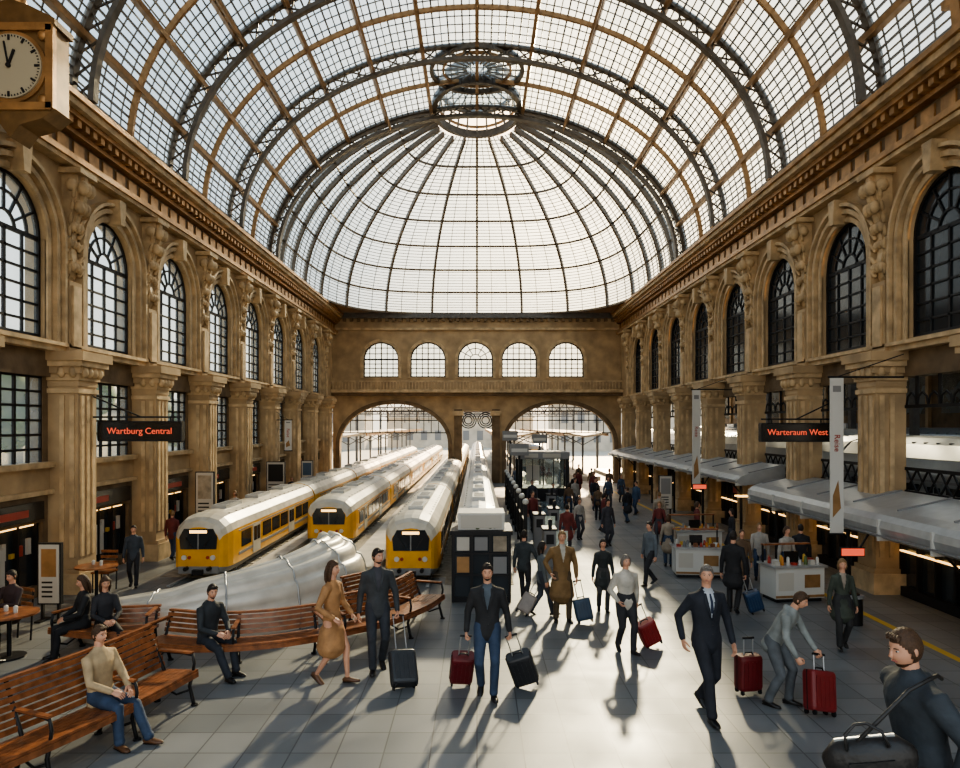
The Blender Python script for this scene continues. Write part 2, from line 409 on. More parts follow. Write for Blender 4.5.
    wall.obj('wall_%s'%sname,False); trim.obj('trim_%s_cornice'%sname,False)

# ------------------------------------------------------------------ back wall
wall=MB();trim=MB()
wx=[-6.13,-3.13,-.1,2.7,5.7]
edges=[-9.2,-4.63,-1.6,1.3,4.2,9.2]
for i,uc in enumerate(wx):
    arch_wall(wall,FB,edges[i],edges[i+1],6.5,9.6,uc,1.12,6.75,7.9,1.1,.4,STONE)
    arch_ring(trim,FB,uc,6.7,7.9,1.12,1.1,.18,-.1,.02,STONE_L)
    wn[0]+=1; arch_window('window_%d'%wn[0],FB,uc,1.12,6.75,7.9,1.1,.2,WGLASS,IRON,6,4,fan=(i==2),bw=.05)
fbox(wall,FB,-9.2,9.2,9.6,10.8,0,.4,STONE)
fbox(trim,FB,-9.2,9.2,9.75,9.9,-.15,.1,STONE_L);fbox(trim,FB,-9.2,9.2,10.5,10.8,-.3,.1,STEEL)
u=-9
while u<9: fbox(trim,FB,u,u+.2,10.3,10.5,-.22,.1,STONE_D); u+=.45
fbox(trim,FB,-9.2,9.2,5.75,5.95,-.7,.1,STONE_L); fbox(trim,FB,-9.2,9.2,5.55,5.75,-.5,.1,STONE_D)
fbox(wall,FB,-9.2,9.2,5.4,6.5,0,.4,STONE)
fbox(trim,FB,-9.2,9.2,6.42,6.5,-.7,-.6,STONE_L)
u=-9.1
while u<9.1: fbox(trim,FB,u,u+.07,5.95,6.42,-.68,-.62,STONE_L); u+=.2
for uc in (-5.3,5.3):
    u0,u1=(-9.2,-1.45) if uc<0 else (1.45,9.2)
    arch_wall(wall,FB,u0,u1,0,5.4,uc,3.45,0,2.5,2.55,.5,STONE,n=28)
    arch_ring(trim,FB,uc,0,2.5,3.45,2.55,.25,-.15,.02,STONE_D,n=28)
    mb=MB()
    for i in range(15):
        u=uc-3.3+6.6*i/14; top=2.5+2.55*math.sqrt(max(0,1-((u-uc)/3.45)**2))
        if top>3.3: mb.beam(FB(u,3.2,.3),FB(u,top,.3),.05,.05,IRON,(0,1,0))
    for v in (3.2,4.0,4.6):
        hh=3.45*math.sqrt(max(0,1-((v-2.5)/2.55)**2)); mb.beam(FB(uc-hh,v,.3),FB(uc+hh,v,.3),.07,.07,IRON,(0,1,0))
    wn[0]+=1; mb.obj('window_%d'%wn[0],False)
fbox(wall,FB,-1.45,1.45,4.6,5.4,0,.4,STONE)
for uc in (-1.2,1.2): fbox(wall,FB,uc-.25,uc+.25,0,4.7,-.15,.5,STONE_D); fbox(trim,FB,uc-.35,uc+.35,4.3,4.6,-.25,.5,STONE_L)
for sgn in (-1,1):
    for q in range(3):
        r=.5-.13*q
        c=V((sgn*.55,YB-.1,4.0))
        P=[c+V((r*math.cos(t*PI/8),0,r*math.sin(t*PI/8))) for t in range(17)]
        trim.tube(P,.04,IRON,n=6,side=(0,1,0))
wall.obj('wall_back',False);trim.obj('trim_back',False)

# ------------------------------------------------------------------ vault + dome
RX=9.0;RZ=6.6;ZB=10.85;YO=30.2;YV=13.2
def vp(th,y,dr=0): return V(((RX-dr)*math.cos(th),y,ZB+(RZ-dr)*math.sin(th)))
g=MB();N=28
ny=4
for i in range(N):
    for j in range(ny):
        a,b=PI*i/N,PI*(i+1)/N; y0=YV+(YO-YV)*j/ny; y1=YV+(YO-YV)*(j+1)/ny
        g.add([vp(a,y0),vp(b,y0),vp(b,y1),vp(a,y1)],[(0,1,2,3)],GLASS)
NB=4.0
def bnd(psi): 
    c,s_=abs(math.cos(psi)),abs(math.sin(psi))
    r=((c/9.0)**NB+(s_/14.4)**NB)**(-1/NB)
    return V((math.cos(psi)*r,YO+math.sin(psi)*r,0))
def dp(psi,r,dz=0):
    B=bnd(psi); return V((B.x*r,YO+(B.y-YO)*r,ZB+RZ*math.sqrt(max(0,1-r*r))-dz))
R0=.2
rs=[math.cos(t) for t in [math.acos(R0)*i/14 for i in range(15)]]
NM=48
for i in range(NM):
    for j in range(14):
        a,b=PI*i/NM,PI*(i+1)/NM
        g.add([dp(a,rs[j]),dp(b,rs[j]),dp(b,rs[j+1]),dp(a,rs[j+1])],[(0,1,2,3)],GLASS)
g.obj('ceiling',False)
fb=MB()
y=YV
while y<YO:
    for i in range(N): fb.beam(vp(PI*i/N,y),vp(PI*(i+1)/N,y),.022,.04,STEEL_G,(0,1,0))
    y+=.49
for i in range(1,112):
    if i%8: fb.beam(vp(PI*i/112,YV,.02),vp(PI*i/112,YO,.02),.05 if i%2==0 else .03,.04,STEEL_G if i%2 else TGREY,vp(PI*i/112,0)-V((0,0,ZB)))
for i in range(NM+1):
    if i%3:
        for j in range(14): fb.beam(dp(PI*i/NM,rs[j]),dp(PI*i/NM,rs[j+1]),.028,.04,STEEL_G)
rf=[math.cos(math.acos(R0)*i/56) for i in range(57)]
for i in range(NM):
    for j in range(0,56):
        fb.beam(dp(PI*i/NM,rf[j]),dp(PI*(i+1)/NM,rf[j]),.026,.035,STEEL_G)
fb.obj('ceiling_glazing_bars',False)
rb=MB();NR=40
def rib(y,w=.15,dep=.5):
    for i in range(NR):
        a,b=PI*i/NR,PI*(i+1)/NR
        rb.beam(vp(a,y,.02),vp(b,y,.02),.12,w*1.4,RIBM,(0,1,0))
        rb.beam(vp(a,y,dep),vp(b,y,dep),.12,w*1.4,RIBM,(0,1,0))
        rb.beam(vp(a,y,0),vp(b,y,dep),.04,.05,RIBM,(0,1,0)); rb.beam(vp(b,y,0),vp(a,y,dep),.04,.05,RIBM,(0,1,0))
for y in (25.3,20.4,15.5): rib(y)
for y in (30.2,): rib(y,.2,.4)
for y in (22.85,27.75,17.95):
    for i in range(NR): rb.beam(vp(PI*i/NR,y,.1),vp(PI*(i+1)/NR,y,.1),.15,.10,STEEL_B,(0,1,0))
for i in range(0,NM+1,3):
    for j in range(14):
        rb.beam(dp(PI*i/NM,rs[j],.1),dp(PI*i/NM,rs[j+1],.1),.12,.24,DOMER)
for j in range(0,14,2):
    for i in range(NM): rb.beam(dp(PI*i/NM,rs[j],.05),dp(PI*(i+1)/NM,rs[j],.05),.06,.10,DOMER)
rb.obj('ceiling_steel_ribs',False)
pu=MB()
for i in range(1,14):
    th=PI*i/14; n_=(vp(th,0)-V((0,0,ZB)))
    pu.beam(vp(th,YV,.12),vp(th,YO,.12),.13,.2,STEEL_B,n_)
    if i in (3,5,9,11):
        y=YV
        while y<YO-.5:
            pu.beam(vp(th,y,.1),vp(th,y+.5,.42),.045,.045,RIBM,n_);pu.beam(vp(th,y+.5,.42),vp(th,y+1.0,.1),.045,.045,RIBM,n_); y+=1.0
        pu.beam(vp(th,YV,.42),vp(th,YO,.42),.09,.09,STEEL_B,n_)
pu.obj('ceiling_purlins',False)
sv=MB()
WOODC=mat('coffer_wood',(0.22,0.13,0.065),0.6,0,0.3,3)
for i in range(N):
    a,b=PI*i/N,PI*(i+1)/N
    sv.add([vp(a,2),vp(b,2),vp(b,YV),vp(a,YV)],[(0,1,2,3)],WOODC)
    sv.beam(vp(a,2,.1),vp(a,YV,.1),.15,.2,BRONZE,(vp(a,0)-V((0,0,ZB))))
    for y in (12.8,11.5,10.3,9.1,7.9,6.7): sv.beam(vp(a,y,.12),vp(b,y,.12),.22,.24,BRONZE,(0,1,0))
sv.obj('ceiling_coffers',False)
oc=MB()
def ring(mb,cy,cz,r,w,h,m,half=False,n=40,ry=None):
    ry=ry or r
    P=[V((r*math.cos(2*PI*i/n),cy+ry*math.sin(2*PI*i/n),cz)) for i in range(n+1)]
    for i in range(n): mb.beam(P[i],P[i+1],w,h,m)
for (cy,cz) in ((YO+.0,ZB+RZ*.98),):
    ring(oc,cy,cz,1.85,.2,.32,RIBM,ry=2.6); ring(oc,cy,cz+.9,1.6,.12,.2,RIBM,ry=2.3); ring(oc,cy,cz+.3,1.75,.08,.1,STEEL_B,ry=2.5)
    for i in range(24):
        t=2*PI*i/24
        oc.beam((1.82*math.cos(t),cy+2.55*math.sin(t),cz),(1.6*math.cos(t),cy+2.3*math.sin(t),cz+.9),.07,.07,STEEL_G)
        oc.beam((1.6*math.cos(t),cy+2.3*math.sin(t),cz+.9),(0,cy,cz+1.4),.05,.05,STEEL_G)
        t2=2*PI*(i+1)/24
        oc.add([(1.6*math.cos(t),cy+2.3*math.sin(t),cz+.9),(1.6*math.cos(t2),cy+2.3*math.sin(t2),cz+.9),(0,cy,cz+1.4)],[(0,1,2)],GLASS)
ring(oc,26.9,ZB+RZ-.12,1.75,.15,.2,RIBM); ring(oc,26.9,ZB+RZ-.12,1.3,.08,.1,STEEL_B)
for i in range(20):
    t=2*PI*i/20; oc.beam((.4*math.cos(t),26.9+.4*math.sin(t),ZB+RZ-.1),(1.75*math.cos(t),26.9+1.75*math.sin(t),ZB+RZ-.12),.05,.05,STEEL_G)
oc.obj('roof_lantern',False)
cf=MB()
rng=[PI*i/96 for i in range(0,97)]
def outp(P):
    d=V((P.x,P.y-YO,0)); k=min(9.6/max(abs(d.x),1e-4),15.0/max(abs(d.y),1e-4)); return (d.x*k,YO+d.y*k,ZB)
for i in range(96):
    p=bnd(rng[i]);q=bnd(rng[i+1])
    cf.add([(p.x,p.y,ZB),(q.x,q.y,ZB),outp(q),outp(p)],[(0,1,2,3)],STEEL_B)
cf.obj('ceiling_corner_soffit',False)

# ------------------------------------------------------------------ floor, outside
f=MB(); f.box(-10,10,-4,46,-.3,0,TILE); f.obj('floor')
f=MB(); f.box(-90,90,-30,200,-.6,-.31,PLAT); f.obj('outside_ground')
f=MB(); f.box(10,26,-4,60,-.3,-.02,TILE); f.obj('side_platform_floor')
tr=MB()
tracks=[-6.6,-4.4,-1.55,.05]
tr.box(-7.7,-.75,17.0,88,.0,.012,BED)
tr.box(-.75,.85,16.2,88,.0,.012,BED)
for xc in tracks:
    for dx in (-.42,.42):
        tr.box(xc+dx-.035,xc+dx+.035,15.9,88,.012,.05,SILVER)
    y=17.2
    while y<60: tr.box(xc-.65,xc+.65,y,y+.2,.012,.03,PLAT); y+=.7
tr.obj('railway_tracks',False)
pl=MB()
for x0,x1 in ((-5.7,-5.25),(-3.35,-2.45)): pl.box(x0,x1,17.5,80,0.02,.16,PLAT)
pl.obj('narrow_platform',False)
yl=MB(); yl.box(7.52,7.66,4,40,0.001,.006,YLINE); yl.obj('platform_edge_line',False)

w=MB(); w.box(20,20.4,-4,60,-.3,9,STONE_D)
for y in range(-2,58,3): w.box(19.9,20.05,y,y+2,4.2,6.2,WGLASS); w.box(19.85,20,y-.2,y,0,8.5,STONE)
for y in range(0,60,4):
    w.beam((9.7,y,7.2),(20,y,7.2),.2,.3,STEEL); w.beam((9.7,y,8.5),(20,y,8.5),.2,.2,STEEL)
    for i in range(6): w.beam((9.7+1.7*i,y,7.2),(9.7+1.7*(i+.5),y,8.5),.08,.08,STEEL);w.beam((9.7+1.7*(i+.5),y,8.5),(9.7+1.7*(i+1),y,7.2),.08,.08,STEEL)
    w.beam((15.0,y,0),(15.0,y,8.5),.22,.22,STEEL)
w.obj('wall_side_platform',False)
w=MB(); w.add([(12.4,-4,8.7),(15.6,-4,8.7),(15.6,60,8.7),(12.4,60,8.7)],[(0,1,2,3)],GLASS); w.box(9.7,12.4,-4,60,8.65,8.75,STEEL); w.box(15.6,20.4,-4,60,8.65,8.75,STEEL)  # unseen roof; glass strip shaped to let daylight onto the side trains
for i in range(11): w.beam((9.7+i,-4,8.65),(9.7+i,60,8.65),.06,.1,STEEL)
w.obj('ceiling_side_platform',False)

# ------------------------------------------------------------------ trains
def train(name,xc,hw,h,y0,y1,side=YEL,roof=TWHITE,carlen=9.0,z0=.16):
    mb=MB()
    prof=[(.86,0,TGREY),(1,.10,side),(1,.62,side),(.99,.70,roof),(.90,.82,roof),(.66,.93,roof),(.3,.985,roof),(0,1,roof)]
    full=[(a*hw,b*h,m) for a,b,m in prof]+[(-a*hw,b*h,m) for a,b,m in prof[-2::-1]]
    n=len(full)
    y=y0;car=0
    while y<y1:
        L=min(carlen,y1-y)
        st=[(y,.72,.74,.07),(y+.06,.82,.86,.04),(y+.2,.92,.94,.01),(y+.45,.98,.985,0),(y+.8,1,1,0),(y+L-.15,1,1,0)] if car==0 else [(y,1,1,0),(y+L-.15,1,1,0)]
        vs=[]
        for (yy,sx,sz,dz) in st:
            for (a,b,m) in full: vs.append((xc+a*sx,yy,z0+dz+b*sz))
        fs=[];ms=[]
        for i in range(len(st)-1):
            for k in range(n):
                k2=(k+1)%n; fs.append((i*n+k,i*n+k2,(i+1)*n+k2,(i+1)*n+k))
                mm=full[k][2] if k<n//2 else full[k2][2]
                if k==n-1: mm=TGREY
                ms.append(mm)
        fs.append(tuple(range(n)));ms.append(side);fs.append(tuple((len(st)-1)*n+k for k in range(n)));ms.append(TGREY)
        mb.add(vs,fs,ms,smooth=False)
        yy=y+1.0
        i=0
        while yy<y+L-1.0:
            for sx in (-1,1):
                xa=xc+sx*(hw-.01); xb=xc+sx*(hw+.012)
                if i%4==1:
                    mb.box(min(xa,xb),max(xa,xb)+.004,yy,yy+.62,z0+.12*h,z0+.64*h,roof); 
                    for q in (0.06,.34): mb.box(min(xa,xb)-.008,max(xa,xb)+.012,yy+q,yy+q+.22,z0+.34*h,z0+.60*h,DGLASS)
                else: mb.box(min(xa,xb),max(xa,xb),yy,yy+.74,z0+.34*h,z0+.61*h,DGLASS)
            yy+=.88;i+=1
        for sx in (-1,1):
            xa=xc+sx*(hw-.01); xb=xc+sx*(hw+.008)
            mb.box(min(xa,xb),max(xa,xb),y+.8,y+L-.15,z0+.22*h,z0+.27*h,TGREY)
            mb.box(min(xa,xb),max(xa,xb),y+.8,y+L-.15,z0+.635*h,z0+.655*h,TGREY)
        for q in range(3):
            yq=y+1.3+q*2.6
            if yq+1.2<y+L:
                mb.box(xc-.28*hw,xc+.28*hw,yq,yq+1.2,z0+.97*h,z0+1.05*h,SILVER)
                for g_ in range(4): mb.box(xc-.2*hw,xc+.2*hw,yq+.15+g_*.25,yq+.27+g_*.25,z0+1.045*h,z0+1.056*h,TGREY)
        yy=y+.9
        while yy<y+L-.2: mb.box(xc-.62*hw,xc+.62*hw,yy,yy+.04,z0+.93*h,z0+.95*h,TGREY); yy+=.5
        mb.box(xc-.6*hw,xc+.6*hw,y+L-.15,y+L,z0+.1*h,z0+.85*h,BLACKP)
        for yq in (y+1.3,y+L-1.8):
            mb.box(xc-.75*hw,xc+.75*hw,yq-.5,yq+.7,.10,z0+.04,BLACKP)
            for w_ in (-.3,.45):
                for sx in (-1,1): mb.cyl((xc+sx*.42,yq+w_,.18),(xc+sx*.52,yq+w_,.18),.13,IRON,n=12)
        y+=L;car+=1
    mb.prism([(-.62*hw,.42*h),(.62*hw,.42*h),(.66*hw,.62*h),(.5*hw,.76*h),(-.5*hw,.76*h),(-.66*hw,.62*h)],lambda u,v,w:V((xc+u,w,z0+v)),y0-.03,y0+.1,DGLASS)
    mb.box(xc-.3*hw,xc+.3*hw,y0-.042,y0+.0,z0+.69*h,z0+.735*h,WARM)
    mb.box(xc-.015,xc+.015,y0-.04,y0,z0+.42*h,z0+.68*h,TGREY)
    for sx in (-1,1):
        mb.cyl((xc+sx*.5*hw,y0-.04,z0+.28*h),(xc+sx*.5*hw,y0+.05,z0+.28*h),.06,WHITE,n=14)
        mb.cyl((xc+sx*.32*hw,y0-.03,z0+.28*h),(xc+sx*.32*hw,y0+.05,z0+.28*h),.04,REDSIGN,n=14)
        mb.beam((xc+sx*.2*hw,y0-.045,z0+.46*h),(xc+sx*.42*hw,y0-.045,z0+.62*h),.015,.02,IRON)
        mb.cyl((xc+sx*.4*hw,y0-.14,z0+.1*h),(xc+sx*.4*hw,y0+.1,z0+.1*h),.05,IRON,n=10)
    mb.box(xc-.7*hw,xc+.7*hw,y0-.02,y0+.2,z0+.02,z0+.13*h,TGREY)
    mb.box(xc-.12,xc+.12,y0-.12,y0+.1,.16,.28,IRON)
    return mb.obj(name)
train('passenger_train',-6.6,.68,1.42,16.6,70)
train('passenger_train',-4.4,.74,1.40,20.8,75)
train('passenger_train',-1.55,.66,1.42,16.4,80,side=YEL)
train('passenger_train',.05,.60,1.62,16.6,80,side=TWHITE,roof=SILVER)
train('passenger_train',12.6,1.35,3.1,8,56,side=TSIL,roof=TSIL,carlen=14,z0=.3)
train('passenger_train',17.2,1.35,3.3,14,56,side=TSIL,roof=TSIL,carlen=14,z0=.3)
train('passenger_train',4.6,.9,2.1,56,88,side=TWHITE,roof=SILVER)

# ------------------------------------------------------------------ outside scenery
for (x0,x1,y0,y1,h) in ((-60,-18,112,120,6),(-16,10,125,135,5),(12,60,108,118,7),(-34,-30,5,60,5.5)):
    b=MB(); b.box(x0,x1,y0,y1,-.3,h,BUILD)
    b.prism([(x0-.4,h),(x1+.4,h),(x1-1.5,h+1.8),(x0+1.5,h+1.8)],lambda u,v,w:V((u,w,v)),y0-.4,y1+.4,BUILD)
    if x1-x0>8:
        n=int((x1-x0)/2.5)
        for i in range(n):
            for z in range(1,int(h-1),3):
                b.box(x0+1+i*2.5,x0+2.1+i*2.5,y0-.05,y0+.1,z,z+1.7,TGREY)
    else:
        for i in range(18):
            for z in (1,4): b.box(x1-.1,x1+.05,y0+1+i*3,y0+2.2+i*3,z,z+1.6 if z==1 else z+1,TGREY)
    b.obj('distant_building',False)
def tree(x,y,h):
    mb=MB(); mb.loft([(x,y,-.3),(x+.1,y,h*.4),(x,y,h*.6)],[.22,.16,.08],STONE_D,n=8)
    for i in range(12):
        a=random.uniform(0,6.28);r=random.uniform(0,h*.25)
        mb.ell((x+r*math.cos(a),y+r*math.sin(a),h*random.uniform(.45,.9)),[h*random.uniform(.12,.2)]*3,GREEN,n=10,k=6)
    mb.obj('tree')
for i in range(9): tree(-24+random.uniform(-3,3),8+i*6,random.uniform(5.5,7.5))
for y in (52,64,80):
    mb=MB()
    for x in (-11,11): mb.beam((x,y,-.3),(x,y,5.4),.2,.2,STEEL)
    mb.beam((-11,y,5.3),(11,y,5.3),.12,.12,STEEL);mb.beam((-11,y,4.7),(11,y,4.7),.12,.12,STEEL)
    for i in range(22):
        mb.beam((-11+i,y,4.7),(-10.5+i,y,5.3),.06,.06,STEEL);mb.beam((-10.5+i,y,5.3),(-10+i,y,4.7),.06,.06,STEEL)
    for x in (-6.6,-4.4,-1.5,3): mb.beam((x,y,4.7),(x,y,3.9),.08,.08,STEEL)
    mb.obj('catenary_gantry',False)
for xc in (-9.0,2.6,7.4):
    mb=MB()
    mb.box(xc-.9,xc+.9,47,96,-.3,.25,PLAT)
    for y in range(49,96,5):
        mb.beam((xc,y,.25),(xc,y,2.9),.12,.12,STEEL); 
        for s_ in (-1,1): mb.beam((xc,y,2.3),(xc+s_*1.2,y,2.95),.06,.06,STEEL)
    mb.prism([(xc-1.5,3.1),(xc,2.85),(xc+1.5,3.1),(xc+1.5,3.2),(xc,2.98),(xc-1.5,3.2)],lambda u,v,w:V((u,w,v)),47.5,96,TWHITE)
    for s_ in (-1,1): mb.box(xc+s_*1.5-.03,xc+s_*1.5+.03,47.5,96,2.95,3.2,STEEL_B)
    mb.obj('platform_shelter',False)

# ------------------------------------------------------------------ signs
def textobj(txt,loc,size,m,rot=(PI/2,0,0),parent=None,name='lettering'):
    c=bpy.data.curves.new(name,'FONT'); c.body=txt; c.size=size; c.extrude=.004; c.align_x='CENTER'; c.align_y='CENTER'
    c.materials.append(m)
    o=bpy.data.objects.new(name,c); o.location=loc; o.rotation_euler=rot; scene.collection.objects.link(o)
    if parent: o.parent=parent
    return o
def board(x0,x1,y,z0,z1,txt,wallx):
    mb=MB(); mb.box(x0,x1,y-.07,y+.07,z0,z1,BLACKP)
    for a,b,c,d in ((x0-.02,x1+.02,z1,z1+.03),(x0-.02,x1+.02,z0-.03,z0),(x0-.03,x0,z0,z1),(x1,x1+.03,z0,z1)): mb.box(a,b,y-.09,y+.09,c,d,IRON)
    xm=x0 if abs(wallx-x0)<abs(wallx-x1) else x1
    mb.beam((wallx,y,z1+.12),(x0 if xm==x1 else x1,y,z1+.12),.04,.04,IRON)
    for x in (x0+.25,x1-.25): mb.beam((x,y,z1),(x,y,z1+.12),.03,.03,IRON)
    mb.beam((wallx,y,z1+.6),((x0+x1)/2,y,z1+.12),.03,.03,IRON)
    o=mb.obj('departure_board')
    textobj(txt,((x0+x1)/2,y-.085,(z0+z1)/2),.20,REDLED,parent=o)
board(-8.55,-6.7,15.9,3.36,3.76,'Wartburg Central',-8.75)
board(6.9,8.6,17.0,3.32,3.72,'Warteraum West',8.75)
def banner(x,y,z0,z1,w,wx):
    mb=MB(); mb.box(x-w/2,x+w/2,y-.012,y+.012,z0,z1,WHITE)
    a,b=min(x-w/2-.04,wx),max(x+w/2+.04,wx)
    mb.cyl((a,y,z1+.02),(b,y,z1+.02),.02,IRON,n=8); mb.cyl((x-w/2-.04,y,z0-.02),(x+w/2+.04,y,z0-.02),.02,IRON,n=8)
    mb.beam((wx,y,z1+.5),(x,y,z1+.02),.02,.02,IRON)
    H=z1-z0
    mb.prism([(x-w*.3,z0+.10*H),(x+w*.3,z0+.16*H),(x+w*.1,z0+.34*H),(x-w*.3,z0+.24*H)],lambda u,v,w_:V((u,w_,v)),y-.018,y-.01,STEEL_B)
    mb.box(x-w*.3,x+w*.3,y-.016,y-.01,z1-.09*H,z1-.05*H,TGREY)
    o=mb.obj('hanging_banner')
    textobj('Reise',(x,y-.02,z0+.58*H),w*.6,REDSIGN,rot=(PI/2,PI/2,0),parent=o)
banner(7.5,14.6,1.45,4.68,.28,8.9); banner(7.55,24.1,1.5,4.9,.28,8.9)
banner(-8.2,30.4,2.6,3.9,.3,-8.9)
ck=MB(); cx,cy,cz=-7.27,11.0,9.28
CREAM=mat('clock_face',(0.40,0.35,0.25),0.4)
CKB=mat('clock_bronze',(0.20,0.12,0.05),0.4,.5,.3,4)
ck.cbox((cx,cy+.15,cz),(1.3,.42,1.3),CKB)
for s_ in (-1,1):
    ck.cbox((cx+s_*.62,cy-.08,cz),(.12,.1,1.3),BRONZE); ck.cbox((cx,cy-.08,cz+s_*.62),(1.3,.1,.12),BRONZE)
    for s2 in (-1,1): ck.ell((cx+s_*.5,cy-.08,cz+s2*.5),(.09,.05,.09),BRONZE,n=10,k=6)
ck.cyl((cx,cy-.1,cz),(cx,cy-.05,cz),.56,BRONZE,n=48); ck.cyl((cx,cy-.13,cz),(cx,cy-.06,cz),.50,CREAM,n=48)
for i in range(60):
    t=2*PI*i/60; a=.40 if i%5==0 else .455
    ck.beam((cx+a*math.sin(t),cy-.14,cz+a*math.cos(t)),(cx+.48*math.sin(t),cy-.14,cz+.48*math.cos(t)),.032 if i%5==0 else .01,.015,IRON,(0,1,0))
for ang,L,w_ in ((0.35,.26,.035),(6.1,.38,.022)): ck.beam((cx,cy-.15,cz),(cx+L*math.sin(ang),cy-.15,cz+L*math.cos(ang)),w_,.02,IRON,(0,1,0))
ck.cyl((cx,cy-.17,cz),(cx,cy-.13,cz),.035,IRON,n=12)
ck.prism([(cx-.7,cz+.65),(cx+.7,cz+.65),(cx+.7,cz+.75),(cx+.3,cz+.95),(cx,cz+1.05),(cx-.3,cz+.95),(cx-.7,cz+.75)],lambda u,v,w:V((u,w,v)),cy-.12,cy+.4,CKB)
ck.ell((cx,cy+.1,cz+1.12),(.12,.12,.16),BRONZE)
ck.prism([(cx-.7,cz-.65),(cx+.7,cz-.65),(cx+.5,cz-.8),(cx+.15,cz-.9),(cx,cz-1.1),(cx-.15,cz-.9),(cx-.5,cz-.8)],lambda u,v,w:V((u,w,v)),cy-.1,cy+.38,CKB)
ck.beam((-9.2,cy+.2,cz+.3),(cx-.5,cy+.2,cz+.3),.14,.18,BRONZE); ck.beam((-9.2,cy+.2,cz-.9),(cx-.5,cy+.2,cz-.5),.1,.12,BRONZE)
ck.obj('station_clock')

def poster(x,y,z0,z1,w,m1=PAPER,m2=BLUE,wallside=None):
    mb=MB(); mb.box(x-w/2-.03,x+w/2+.03,y-.03,y+.05,z0-.03,z1+.03,IRON); mb.box(x-w/2,x+w/2,y-.045,y-.02,z0,z1,m1)
    mb.box(x-w/2+.05,x+w/2-.05,y-.05,y-.04,z0+(z1-z0)*.45,z1-.08,m2)
    for i in range(4): mb.box(x-w/2+.06,x+w/2-.12,y-.05,y-.04,z0+(z1-z0)*(.1+.08*i),z0+(z1-z0)*(.13+.08*i),IRON)
    for s_ in (-1,1): mb.box(x+s_*w*.4-.025,x+s_*w*.4+.025,y,y+.05,0,z0,IRON); mb.box(x+s_*w*.4-.06,x+s_*w*.4+.06,y-.15,y+.2,0,.03,IRON)
    mb.obj('poster_stand')
poster(-8.05,13.2,.35,1.45,.38,PAPER,STEEL_B)
poster(-8.0,20.6,.9,2.3,.5,PAPER,BED); poster(-8.1,28.2,.8,2.2,.7,PAPER,IRON); poster(-8.0,33,.8,2.0,.5,PAPER,BLUE)
poster(7.0,26,.6,1.8,.45,PAPER,TGREY)

# ------------------------------------------------------------------ right canopies
def canopy(y0,y1,xe,zt,zb):
    mb=MB(); F=lambda u,v,w:V((u,w,v))
    poly=[(9.15,zt+.30),(xe+.7,zt+.14),(xe+.35,zt+.06),(xe+.12,zt-.02),(xe,zt-.12),(xe-.03,(zt+zb)/2),(xe+.03,zb+.06),(xe+.15,zb),(9.15,zb+.12)]
    mb.prism(poly,F,y0,y1,SILVER)
    for k in range(int((y1-y0)/1.6)+1):
        y=y0+.05+k*1.6; mb.box(xe-.045,xe+.3,y,y+.05,zb-.01,zt-.1,WHITE)
        mb.beam((xe+.35,y+.02,zt+.07),(9.15,y+.02,zt+.31),.04,.04,TGREY)
    mb.box(xe-.05,xe-.02,y0,y1,zb+.08,zb+.12,TGREY)
    y=y0+1.2
    while y<y1:
        mb.cyl((xe+.55,y,0),(xe+.55,y,zb+.05),.045,IRON,n=10); mb.beam((xe+.55,y,zb-.35),(xe+.2,y,zb+.02),.04,.04,IRON); y+=3.73
        mb.box(xe+.35,xe+.75,y-1.4,y-1.1,zb-.02,zb+.02,WARM)
    mb.obj('platform_canopy')
canopy(7.0,20.0,7.75,1.98,1.48); canopy(20.8,41,7.75,2.2,1.9)
for (x,y,z) in ((7.45,13.9,1.18),(7.5,23.6,1.62)):
    mb=MB(); mb.box(x-.22,x+.22,y-.04,y+.04,z-.07,z+.07,REDLED); mb.box(x-.24,x+.24,y-.02,y+.06,z-.09,z+.09,IRON); mb.beam((x+.15,y,z+.07),(x+.32,y,z+.35),.03,.03,IRON); mb.obj('illuminated_sign')

# ------------------------------------------------------------------ kiosk
kb=MB(); x0,x1,y0,y1=-.5,.68,14.6,15.7
kb.box(x0,x1,y0,y1,0,.12,IRON); kb.box(x0-.06,x1+.06,y0-.08,y1+.06,1.42,1.5,IRON)
kb.box(x0+.02,x1-.02,y0+.03,y1-.03,.12,1.42,DGLASS)
for x in (x0,x0+.39,x0+.78,x1): 
    kb.box(x-.03,x+.03,y0-.02,y0+.05,0,1.45,IRON); kb.box(x-.03,x+.03,y1-.05,y1+.02,0,1.45,IRON)
for z in (.55,1.0): kb.box(x0,x1,y0-.01,y0+.03,z,z+.04,IRON)
kb.box(x0+.08,x0+.34,y0-.0,y0+.02,1.08,1.36,PAPER);kb.box(x0+.45,x0+.72,y0-.0,y0+.02,1.08,1.36,TGREY);kb.box(x0+.84,x1-.06,y0,y0+.02,1.06,1.38,BED)
kb.box(x0+.08,x0+.34,y0-.0,y0+.02,.62,.95,STEEL_B);kb.box(x0+.84,x1-.06,y0,y0+.02,.6,.95,TGREY)
kb.box(x0+.1,x1-.1,y0+.1,y1-.1,1.5,1.85,WHITE); kb.box(x0+.16,x1-.16,y0+.07,y0+.11,1.54,1.81,PAPER)
for i in range(9): kb.ell((x0+.24+i*.09,y0+.09,1.62+.07*math.sin(i*1.7)),(.05,.02,.05),(GREEN,BLUE,STEEL_B)[i%3],n=8,k=5)
kb.obj('ticket_kiosk')
gb=MB()
for i in range(9):
    y=19.5+i*1.6; x=1.35
    gb.box(x-.05,x+.05,y-.05,y+.05,0,1.5,IRON)
    gb.box(x-.02,x+.02,y,y+1.6,.2,.26,IRON); gb.box(x-.02,x+.02,y,y+1.6,.95,1.0,IRON)
    for q in range(7): gb.box(x-.012,x+.012,y+.1+q*.21,y+.12+q*.21,.2,1.0,IRON)
    gb.ell((x,y,1.56),(.09,.09,.09),WHITE,n=10,k=6)
